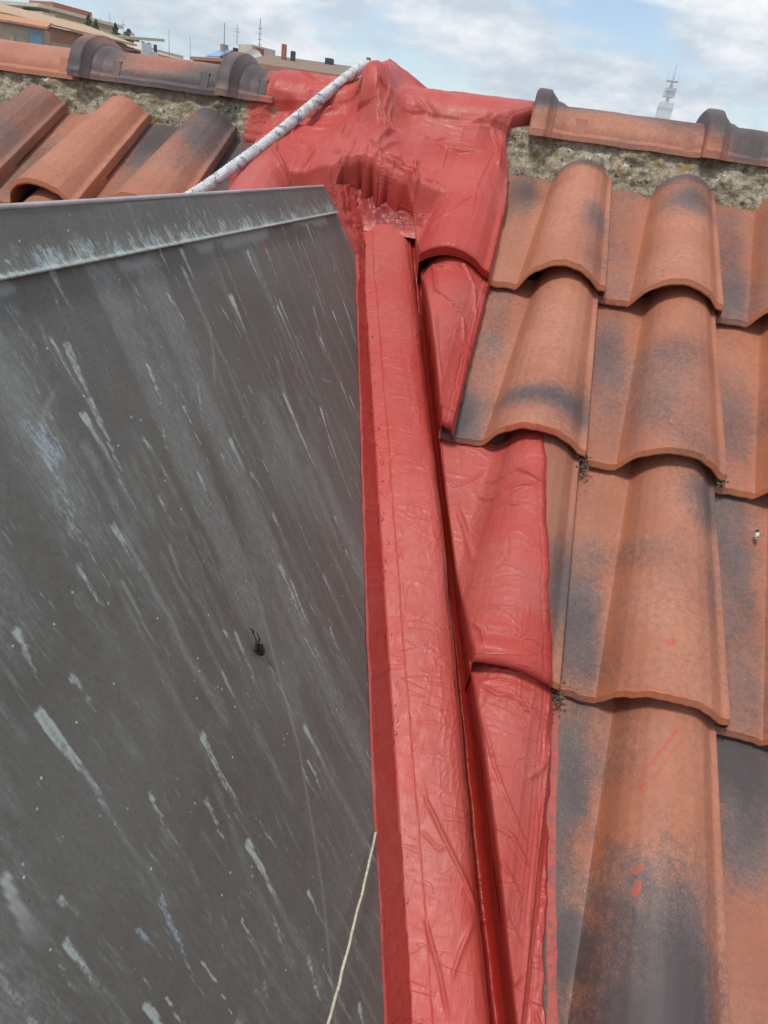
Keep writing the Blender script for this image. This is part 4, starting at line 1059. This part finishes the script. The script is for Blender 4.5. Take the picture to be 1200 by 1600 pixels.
# --- whitish dropping on the rightmost tile
def dropping():
    c0 = rw(.400, -.43, .0)
    V = []; n = 12
    for i, (z, r) in enumerate(((-.003, .0035), (.001, .0042), (.004, .0034), (.0055, .0015))):
        for k in range(n):
            t = 2 * np.pi * k / n; V.append((c0[0] + math.cos(t) * r * .8, c0[1] + math.sin(t) * r * 1.7, c0[2] + z + .6 * math.sin(t) * r))
    F = [tuple(f) for f in grid_faces(4, n, wrap=True)] + [tuple(range(3 * n, 4 * n))]
    m, nt, b = new_mat("chalky_dropping"); k = N(nt)
    k.put(b.inputs['Base Color'], k.mix(k.rng(k.noise(k.obj(), 210, 2), .45, .55), (.65, .63, .58), (.09, .05, .035))); b.inputs['Roughness'].default_value = .8
    o = link("bird_dropping", mesh("bird_dropping", V, F), m)
    tag(o, "small white and brown bird dropping on the flat of a grey tile at the right", "dropping")
dropping()

# --- moss and grit in the tile joints
def moss():
    rs = np.random.default_rng(23); parts = []
    ico = [(0, 0, 1), (.894, 0, .447), (.276, .851, .447), (-.724, .526, .447), (-.724, -.526, .447), (.276, -.851, .447), (0, 0, -.6)]
    fac = [(0, 1, 2), (0, 2, 3), (0, 3, 4), (0, 4, 5), (0, 5, 1), (2, 1, 6), (3, 2, 6), (4, 3, 6), (5, 4, 6), (1, 5, 6)]
    def put(u, v, w, r):
        q = rs.uniform(.7, 1.3, 3)
        parts.append(([tuple(rw(u + p[0] * r * q[0], v + p[1] * r * q[1], w + p[2] * r * q[2])) for p in ico], fac))
    for (u, v, w, n, su, sv_) in ((.150, -.372, .002, 60, .006, .010), (.150, -.732, -.002, 70, .007, .009), (.148, -.360, .014, 14, .004, .004), (.349, -.722, .010, 16, .004, .004), (.347, -.362, .012, 24, .005, .003)):
        for _ in range(n): put(u + rs.normal(0, su), v + rs.normal(0, sv_), w + rs.normal(0, .003), rs.uniform(.0010, .0028))
    for (u, v0, v1, n) in ((.1505, -.70, -.40, 60), (.350, -.93, -.85, 26), (.1505, -.30, -.02, 18), (.350, -.70, -.40, 24)):
        for _ in range(n):
            v = rs.uniform(v0, v1); t = (v % GAUGE) / GAUGE; put(u - .007 * t + rs.normal(0, .0011), v, .0005 - .018 * t, rs.uniform(.0007, .0018))
    V, F = join(parts)
    m, nt, b = new_mat("moss_and_grit"); k = N(nt); n1 = k.noise(k.obj(), 130, 3, .6)
    k.put(b.inputs['Base Color'], k.mix(k.rng(n1, .42, .6), (.05, .043, .03), (.15, .125, .08))); b.inputs['Roughness'].default_value = .95
    o = link("moss", mesh("moss", V, F), m, smooth=False); o['kind'] = 'stuff'
    tag(o, "brown green moss and grit gathered in the joints of the right hand tiles", "moss")
moss()

# ================================================================== THE TOWN BEYOND THE RIDGE
M_BRICK = mat_plain("orange_brick", (.40, .19, .115), .9, .12, 3)
M_BRICKR = mat_plain("red_brick", (.36, .135, .085), .9, .12, 3)
M_CREAM = mat_plain("cream_render", (.58, .53, .44), .9, .08, 2)
M_TAN = mat_plain("tan_render", (.42, .33, .24), .9, .1, 2)
M_WHITE = mat_plain("white_paint", (.78, .78, .76), .8, .05, 2)
M_ROOFT = mat_plain("pale_roof_tiles", (.50, .335, .21), .9, .15, 4)
M_ROOFO = mat_plain("orange_roof_tiles", (.52, .25, .14), .9, .15, 4)
M_ROOFB = mat_plain("brown_roof_tiles", (.25, .175, .125), .9, .15, 4)
M_YEL = mat_plain("pale_yellow_canopy", (.62, .56, .34), .8, .08, 2)
M_GLASS = mat_plain("dark_window_glass", (.06, .075, .09), .15, .2, 1)
M_BLUE = mat_plain("blue_panel", (.20, .32, .55), .25, .1, 1)
M_DARK = mat_plain("dark_metal", (.05, .05, .055), .6, .2, 2)
M_STEEL = mat_plain("grey_steel", (.30, .31, .32), .5, .1, 2)
M_LEAF = mat_plain("roof_shrub_leaves", (.045, .075, .03), .9, .4, 3)
M_AWN = mat_plain("teal_shutter", (.16, .26, .33), .7, .1, 2)
class Fac:
    """a facade line from P to Q (left to right as seen from the roof); boxes are placed along it"""
    def __init__(s, P, Q, root):
        s.p = np.array(P, float); s.q = np.array(Q, float); d = s.q - s.p; s.L = np.linalg.norm(d); s.d = d / s.L
        n = np.array([-s.d[1], s.d[0]]); s.n = n if (n @ s.p) > 0 else -n; s.root = root
    def quad(s, x0, x1, y0, y1):
        f = lambda x, y: s.p + s.d * x + s.n * y
        return [f(x0, y0), f(x1, y0), f(x1, y1), f(x0, y1)]
    def box(s, name, m, x0, x1, y0, y1, z0, z1, parent=None, z1b=None, z0b=None):
        q = s.quad(x0, x1, y0, y1); zb = z1 if z1b is None else z1b; z0b = z0 if z0b is None else z0b
        V = [(q[0][0], q[0][1], z0), (q[1][0], q[1][1], z0), (q[2][0], q[2][1], z0b), (q[3][0], q[3][1], z0b), (q[0][0], q[0][1], z1), (q[1][0], q[1][1], z1), (q[2][0], q[2][1], zb), (q[3][0], q[3][1], zb)]
        F = [(3, 2, 1, 0), (4, 5, 6, 7), (0, 1, 5, 4), (1, 2, 6, 5), (2, 3, 7, 6), (3, 0, 4, 7)]
        c = np.mean(np.array(V), 0)
        par = parent or s.root
        me = mesh(name, np.array(V) - c, F)
        if par is s.root: return link(name, me, m, s.root, Matrix.Translation(Vector(c)), smooth=False)
        pw = par.matrix_local.translation + s.root.location
        return link(name, me, m, par, Matrix.Translation(Vector(c) - pw), smooth=False)
    def window(s, x, z, w, h, fm=None, y=0.0, glass=None):
        f = s.box("window", fm or M_WHITE, x - w / 2, x + w / 2, y - .08, y + .05, z, z + h)
        s.box("pane", glass or M_GLASS, x - w / 2 + .12, x + w / 2 - .12, y - .11, y - .06, z + .12, z + h - .12, parent=f)
        return f

# terraced apartment block at the far left
t1 = empty("apartment_block", "large cream terraced apartment block with long balconies and roof planting, far left", "building", (-60, 90, GZ))
f = Fac((-74, 92), (-50.7, 84.8), t1); L = f.L
f.box("wall", M_CREAM, 0, L, 1.6, 14, GZ, 6.6); f.box("wall", M_TAN, 0, L * .62, 2.4, 14, 6.6, 9.1); f.box("wall", M_CREAM, L * .62, L * .97, 3.2, 13, 6.6, 7.5)
f.box("balcony_parapet", M_CREAM, -.5, L * .60, -.2, 1.6, 6.0, 7.15); f.box("balcony_parapet", M_CREAM, -.5, L * .55, .6, 2.4, 8.35, 9.45)
f.box("balcony_slab", M_TAN, -.6, L * .63, -.3, 2.4, 5.7, 6.0); f.box("balcony_slab", M_TAN, -.6, L * .57, .4, 3, 8.1, 8.35)
f.box("roof_slab", M_CREAM, -1, L * .50, 1.2, 14, 10.0, 10.35); f.box("wall", M_BRICKR, L * .18, L * .36, 6, 12, 10.35, 11.3); f.box("wall", M_TAN, 0, L * .48, 3, 13, 9.1, 10.0)
f.box("canopy", M_YEL, L * .60, L * 1.0, .8, 9, 7.45, 7.75, z1b=8.7, z0b=8.4); f.box("canopy_rail", M_WHITE, L * .60, L * .80, .6, .8, 7.8, 8.35); f.box("terrace_band", M_TAN, L * .62, L * 1.0, .3, 3, 6.5, 7.0)
for i, (x, z, w) in enumerate(((1.5, 7.2, 2.2), (5.0, 7.2, 2.0), (8.2, 7.2, 1.4), (11.5, 7.2, 2.2), (3.0, 9.4, 2.0), (7.0, 9.4, 1.8), (15.0, 6.9, 1.6))): f.window(x, z, w, .95, M_WHITE, 2.3)
f.box("sunshade", mat_plain("red_cloth", (.5, .06, .05), .8), 9.0, 9.9, 1.0, 1.5, 7.2, 7.9)
def shrub(x, y, z, h, r, label):
    rs = np.random.default_rng(int(x * 10) % 997); P = []; F = []
    for _ in range(150):
        t = rs.uniform(0, 1); rr = r * (1 - t) ** .7 * rs.uniform(.3, 1); th = rs.uniform(0, 6.28); c = np.array([x + rr * math.cos(th), y + rr * math.sin(th), z + h * (.12 + .88 * t)])
        a = rs.normal(0, 1, 3); a /= np.linalg.norm(a); b = np.cross(a, rs.normal(0, 1, 3)); b /= np.linalg.norm(b); q = rs.uniform(.07, .17)
        o = len(P); P += [tuple(c + a * q), tuple(c + b * q), tuple(c - a * q), tuple(c - b * q)]; F.append((o, o + 1, o + 2, o + 3))
    e = empty("potted_conifer", label, "shrub", (x, y, z), "conifers in a row on the terraced roof")
    link("foliage", mesh("foliage", np.array(P), F), M_LEAF, e, smooth=False)
    V, Fs = tube([(x, y, z), (x, y, z + h * .9)], [.08, .03], 6); link("trunk", mesh("trunk", V, Fs), M_DARK, e)
for s_, zz, hh, rr, lb in ((.66, 8.7, 1.9, .8, "leftmost small dark conifer on the terraced roof"), (.71, 8.6, 1.5, .5, "second slim dark conifer from the left on the terraced roof"), (.84, 8.3, 1.6, .6, "dark conifer standing alone mid way along the terraced roof"), (.93, 7.9, 1.5, 1.3, "rightmost broad dark shrub at the end of the terraced roof")):
    p_ = f.p + f.d * f.L * s_ + f.n * 5; shrub(p_[0], p_[1], zz - .5, hh, rr, lb)

# long orange brick block
t2 = empty("brick_block", "orange brick apartment block with long pale tiled roof, beyond the left ridge tiles", "building", (-45, 74, GZ))
f = Fac((-47.2, 62.5), (-40.2, 83), t2); L = f.L
f.box("wall", M_BRICK, 0, L * .62, 0, 9, GZ, 6.2); f.box("wall", M_BRICKR, L * .62, L, .4, 9, GZ, 5.85)
f.box("roof", M_ROOFT, -.4, L * .66, -.5, 7, 6.2, 6.35, z1b=7.7, z0b=7.4); f.box("roof", M_ROOFT, L * .66, L + .3, -.1, 7, 5.85, 6.0, z1b=7.0, z0b=6.7)
f.box("balcony", M_TAN, 4.3, 6.4, -.7, 0, 3.2, 5.0); f.window(3.2, 3.5, .9, 1.5); f.window(7.8, 4.1, 2.2, .8, M_CREAM, 0, M_BRICK); f.window(10.4, 3.4, .9, 1.3, M_WHITE, 0, M_WHITE); f.window(12.4, 3.2, .9, 1.3, M_WHITE, 0, M_WHITE)
f.box("chimney", M_WHITE, L * .70, L * .76, -.2, .9, 4.0, 6.7); f.box("chimney", M_WHITE, L * .765, L * .80, -.2, .9, 4.0, 6.1); f.box("chimney", M_BRICK, L * .55, L * .62, .5, 1.6, 5.6, 6.4)
f.window(L * .87, 3.9, .7, .8, M_TAN, .35)
for x in (.80, .84, .88): f.box("vent_pipe", M_DARK, L * x, L * x + .25, 2, 2.25, 5.8, 7.0)
t2b = empty("low_house", "low tan house with orange roof and teal shutter, left edge beyond the ridge", "building", (-41, 56, GZ))
f = Fac((-47, 53), (-39.6, 57.2), t2b); L = f.L
f.box("wall", M_TAN, 0, L, 0, 5, GZ, 5.2); f.box("roof", M_ROOFO, -.2, L + .2, -.3, 5, 5.1, 5.25, z1b=6.0, z0b=5.8); f.box("shutter", M_AWN, L - 1.1, L - .2, -.15, 0, 3.0, 4.9); f.box("planter_wall", M_CREAM, 0, L * .5, -.9, 0, GZ, 3.7)
f.window(L * .72, 3.9, .35, .4, M_TAN)
rs_ = np.random.default_rng(9); P = []; F = []
for _ in range(260):
    q = f.p + f.d * rs_.uniform(.2, L * .5) + f.n * rs_.uniform(-.8, -.1); z = rs_.uniform(3.7, 4.6); r = rs_.uniform(.05, .12); a = rs_.normal(0, 1, 3); a /= np.linalg.norm(a); b = np.cross(a, rs_.normal(0, 1, 3)); b /= np.linalg.norm(b); c = np.array([q[0], q[1], z]); o = len(P)
    P += [tuple(c + a * r), tuple(c + b * r), tuple(c - a * r), tuple(c - b * r)]; F.append((o, o + 1, o + 2, o + 3))
hd = link("hedge", mesh("hedge", np.array(P), F), mat_plain("hedge_leaves", (.09, .14, .05), .9, .4, 3), smooth=False); tag(hd, "green hedge growing in front of the low tan house, left edge", "hedge")

# red brick house with solar panel, penthouse and dish
t3 = empty("red_brick_house", "red brick house with blue solar panel, cream penthouse and white satellite dish", "building", (-28, 61, GZ))
f = Fac((-31.2, 65.3), (-24.2, 61.2), t3); L = f.L
f.box("wall", M_BRICKR, 0, L, 0, 8, GZ, 4.9); f.box("parapet", M_BRICK, -.15, L + .15, -.15, .2, 4.9, 5.15); f.box("roof", M_ROOFB, L * .25, L * 1.1, .3, 6, 4.92, 5.05, z1b=6.0, z0b=5.7)
f.box("solar_panel", M_BLUE, L * .24, L * .46, -.05, 1.4, 5.18, 5.28, z1b=5.95, z0b=5.85)
f.box("penthouse", M_CREAM, L * .52, L * .74, 1.5, 4, 5.0, 6.4); f.box("chimney", M_DARK, L * .48, L * .51, 1.2, 1.8, 5, 6.1); f.box("chimney", M_BRICKR, L * .78, L * .83, 1.4, 2.2, 5, 6.2)
f.box("chimney", M_TAN, L * .30, L * .34, 1, 1.6, 4.9, 6.3)
dc = Vector((-23.4, 59.4, 5.15)); V = []; n = 18
for j in range(5):
    r = .62 * j / 4
    for k_ in range(n): t = 2 * math.pi * k_ / n; V.append((r * math.cos(t), -.02 - .22 * (1 - (r / .62) ** 2) * -1, r * math.sin(t)))
V = [(x, y, z) for x, y, z in V]; F = [tuple(q) for q in grid_faces(5, n, wrap=True)]
dish = link("satellite_dish", mesh("satellite_dish", V, F), M_WHITE, t3, Matrix.Translation(dc) @ Matrix.Rotation(.5, 4, 'Z') @ Matrix.Rotation(-.3, 4, 'X'))
V, F = tube([(-23.4, 59.6, 4.0), (-23.4, 59.55, 5.1)], .05, 6); link("dish_pole", mesh("dish_pole", V, F), M_DARK, t3)

# long brick block with brown roof
t4 = empty("long_brick_block", "long low brick block with brown tiled roof, behind the rope's upper end", "building", (-19, 58, GZ))
f = Fac((-21.4, 52.4), (-12.9, 53.6), t4); L = f.L
f.box("wall", M_BRICKR, 0, L, .5, 10, GZ, 4.15); f.box("roof", M_ROOFB, -.3, L + .3, 0, 9, 4.1, 4.3, z1b=5.65, z0b=5.3); f.box("gutter_edge", M_BRICK, -.3, L + .3, -.15, 0, 4.0, 4.25)
for x, w in ((2.2, 1.0), (3.1, .8), (4.6, .8)): f.window(x, 2.9, w, .95, M_WHITE, .5, M_WHITE)
for x, h, m in ((1.3, 1.0, M_BRICKR), (2.0, .6, M_DARK), (7.7, .9, M_BRICKR), (8.2, .75, M_DARK), (8.6, .65, M_BRICKR)): f.box("chimney", m, x, x + .32, 6, 6.4, 4.9, 5.3 + h * .9)
f.box("skylight", M_DARK, 4.4, 5.0, 7.5, 8.3, 5.2, 5.85)

def mast(x, y, z0, z1, r, label, arms=(), group="thin roof antennas against the sky"):
    e = empty("antenna_mast", label, "antenna", (x, y, z0), group)
    V, F = tube([(x, y, z0), (x, y, z1)], [r, r * .6], 6); link("pole", mesh("pole", V, F), M_STEEL, e)
    for z, w in arms:
        V, F = tube([(x - w, y, z), (x + w, y, z)], r * .6, 5); link("crossbar", mesh("crossbar", V, F), M_STEEL, e)
mast(-26.3, 60.4, 4.8, 7.3, .045, "slim antenna mast above the blue solar panel")
mast(-25.0, 64.6, 4.0, 8.4, .05, "tall lattice antenna mast with many crossbars, above the brown roof", [(5.4 + .38 * i, .16) for i in range(7)])
mast(-46.5, 78.5, 5.5, 9.0, .04, "left one of two faint antennas behind the long pale roof"); mast(-45.3, 79, 5.5, 8.6, .04, "right one of two faint antennas behind the long pale roof", [(8.2, .3)])
mast(-40.0, 78.5, 5.5, 8.2, .035, "faint antenna left of the gap between the brick roofs"); mast(-38.4, 80.0, 5.5, 8.0, .035, "faint antenna right beside the gap between the brick roofs")
mast(-26.4, 63.2, 6.2, 7.6, .03, "thin antenna on the cream penthouse", [(7.1, .25), (7.3, .18)])

# communications tower; extra haze fading is put into its pale colours
tw = empty("communications_tower", "distant pale communications tower with antenna platforms, above the right ridge tiles", "tower", (111, 893, GZ))
M_TW = mat_plain("haze_pale_concrete", (.70, .70, .67), .9, .1, .2); M_TW2 = mat_plain("haze_pale_steel", (.55, .57, .59), .7, .1, .2)
def tb(name, m, hx, z0, z1, dx_=0.0):
    hx *= 1.25; dx_ *= 1.5; z0 = z0 if z0 == GZ else .18 + (z0 - .18) * 1.5; z1 = .18 + (z1 - .18) * 1.5
    V, F = boxV(-hx + dx_, hx + dx_, -hx, hx, 0, z1 - z0); link(name, mesh(name, V, F), m, tw, Matrix.Translation((111, 893, z0)), smooth=False)
tb("shaft", M_TW, 3.6, GZ, 46); tb("tower_head", M_TW, 5.6, 43, 53.5); tb("window_band", M_TW2, 5.75, 49, 50.6); tb("shaft", M_TW2, 1.3, 53.5, 64); tb("platform", M_TW2, 4.4, 57, 57.8); tb("platform", M_TW2, 3.6, 60.6, 61.3); tb("platform", M_TW2, 4.6, 66.2, 66.7); tb("mast", M_TW2, .7, 64, 70); tb("mast", M_TW2, .35, 70, 76)
for x in (-3.2, -1.8, 2.2, 3.5): tb("antenna_drum", M_TW, .85, 57.8, 62.5, x)
for x in (-3.6, 0.9, 3.6): tb("whip_antenna", M_TW2, .22, 66.7, 71.5, x)

# ------------------------------------------------------------------ summer haze between here and the far tower
V, F = boxV(-1000, 1000, -1000, 1000, GZ - 1, 120)
hz = mesh("haze", V, F)
hm = bpy.data.materials.new("haze_air"); hm.use_nodes = True; hm.node_tree.nodes.clear()
ho = hm.node_tree.nodes.new('ShaderNodeOutputMaterial'); hv = hm.node_tree.nodes.new('ShaderNodeVolumePrincipled')
hv.inputs['Color'].default_value = (.95, .97, 1.0, 1); hv.inputs['Density'].default_value = 0.00042; hv.inputs['Anisotropy'].default_value = 0.2
hm.node_tree.links.new(hv.outputs[0], ho.inputs['Volume'])
haze = link("haze", hz, hm, smooth=False); haze['kind'] = 'stuff'
tag(haze, "thin pale summer haze in the air over the town", "haze")
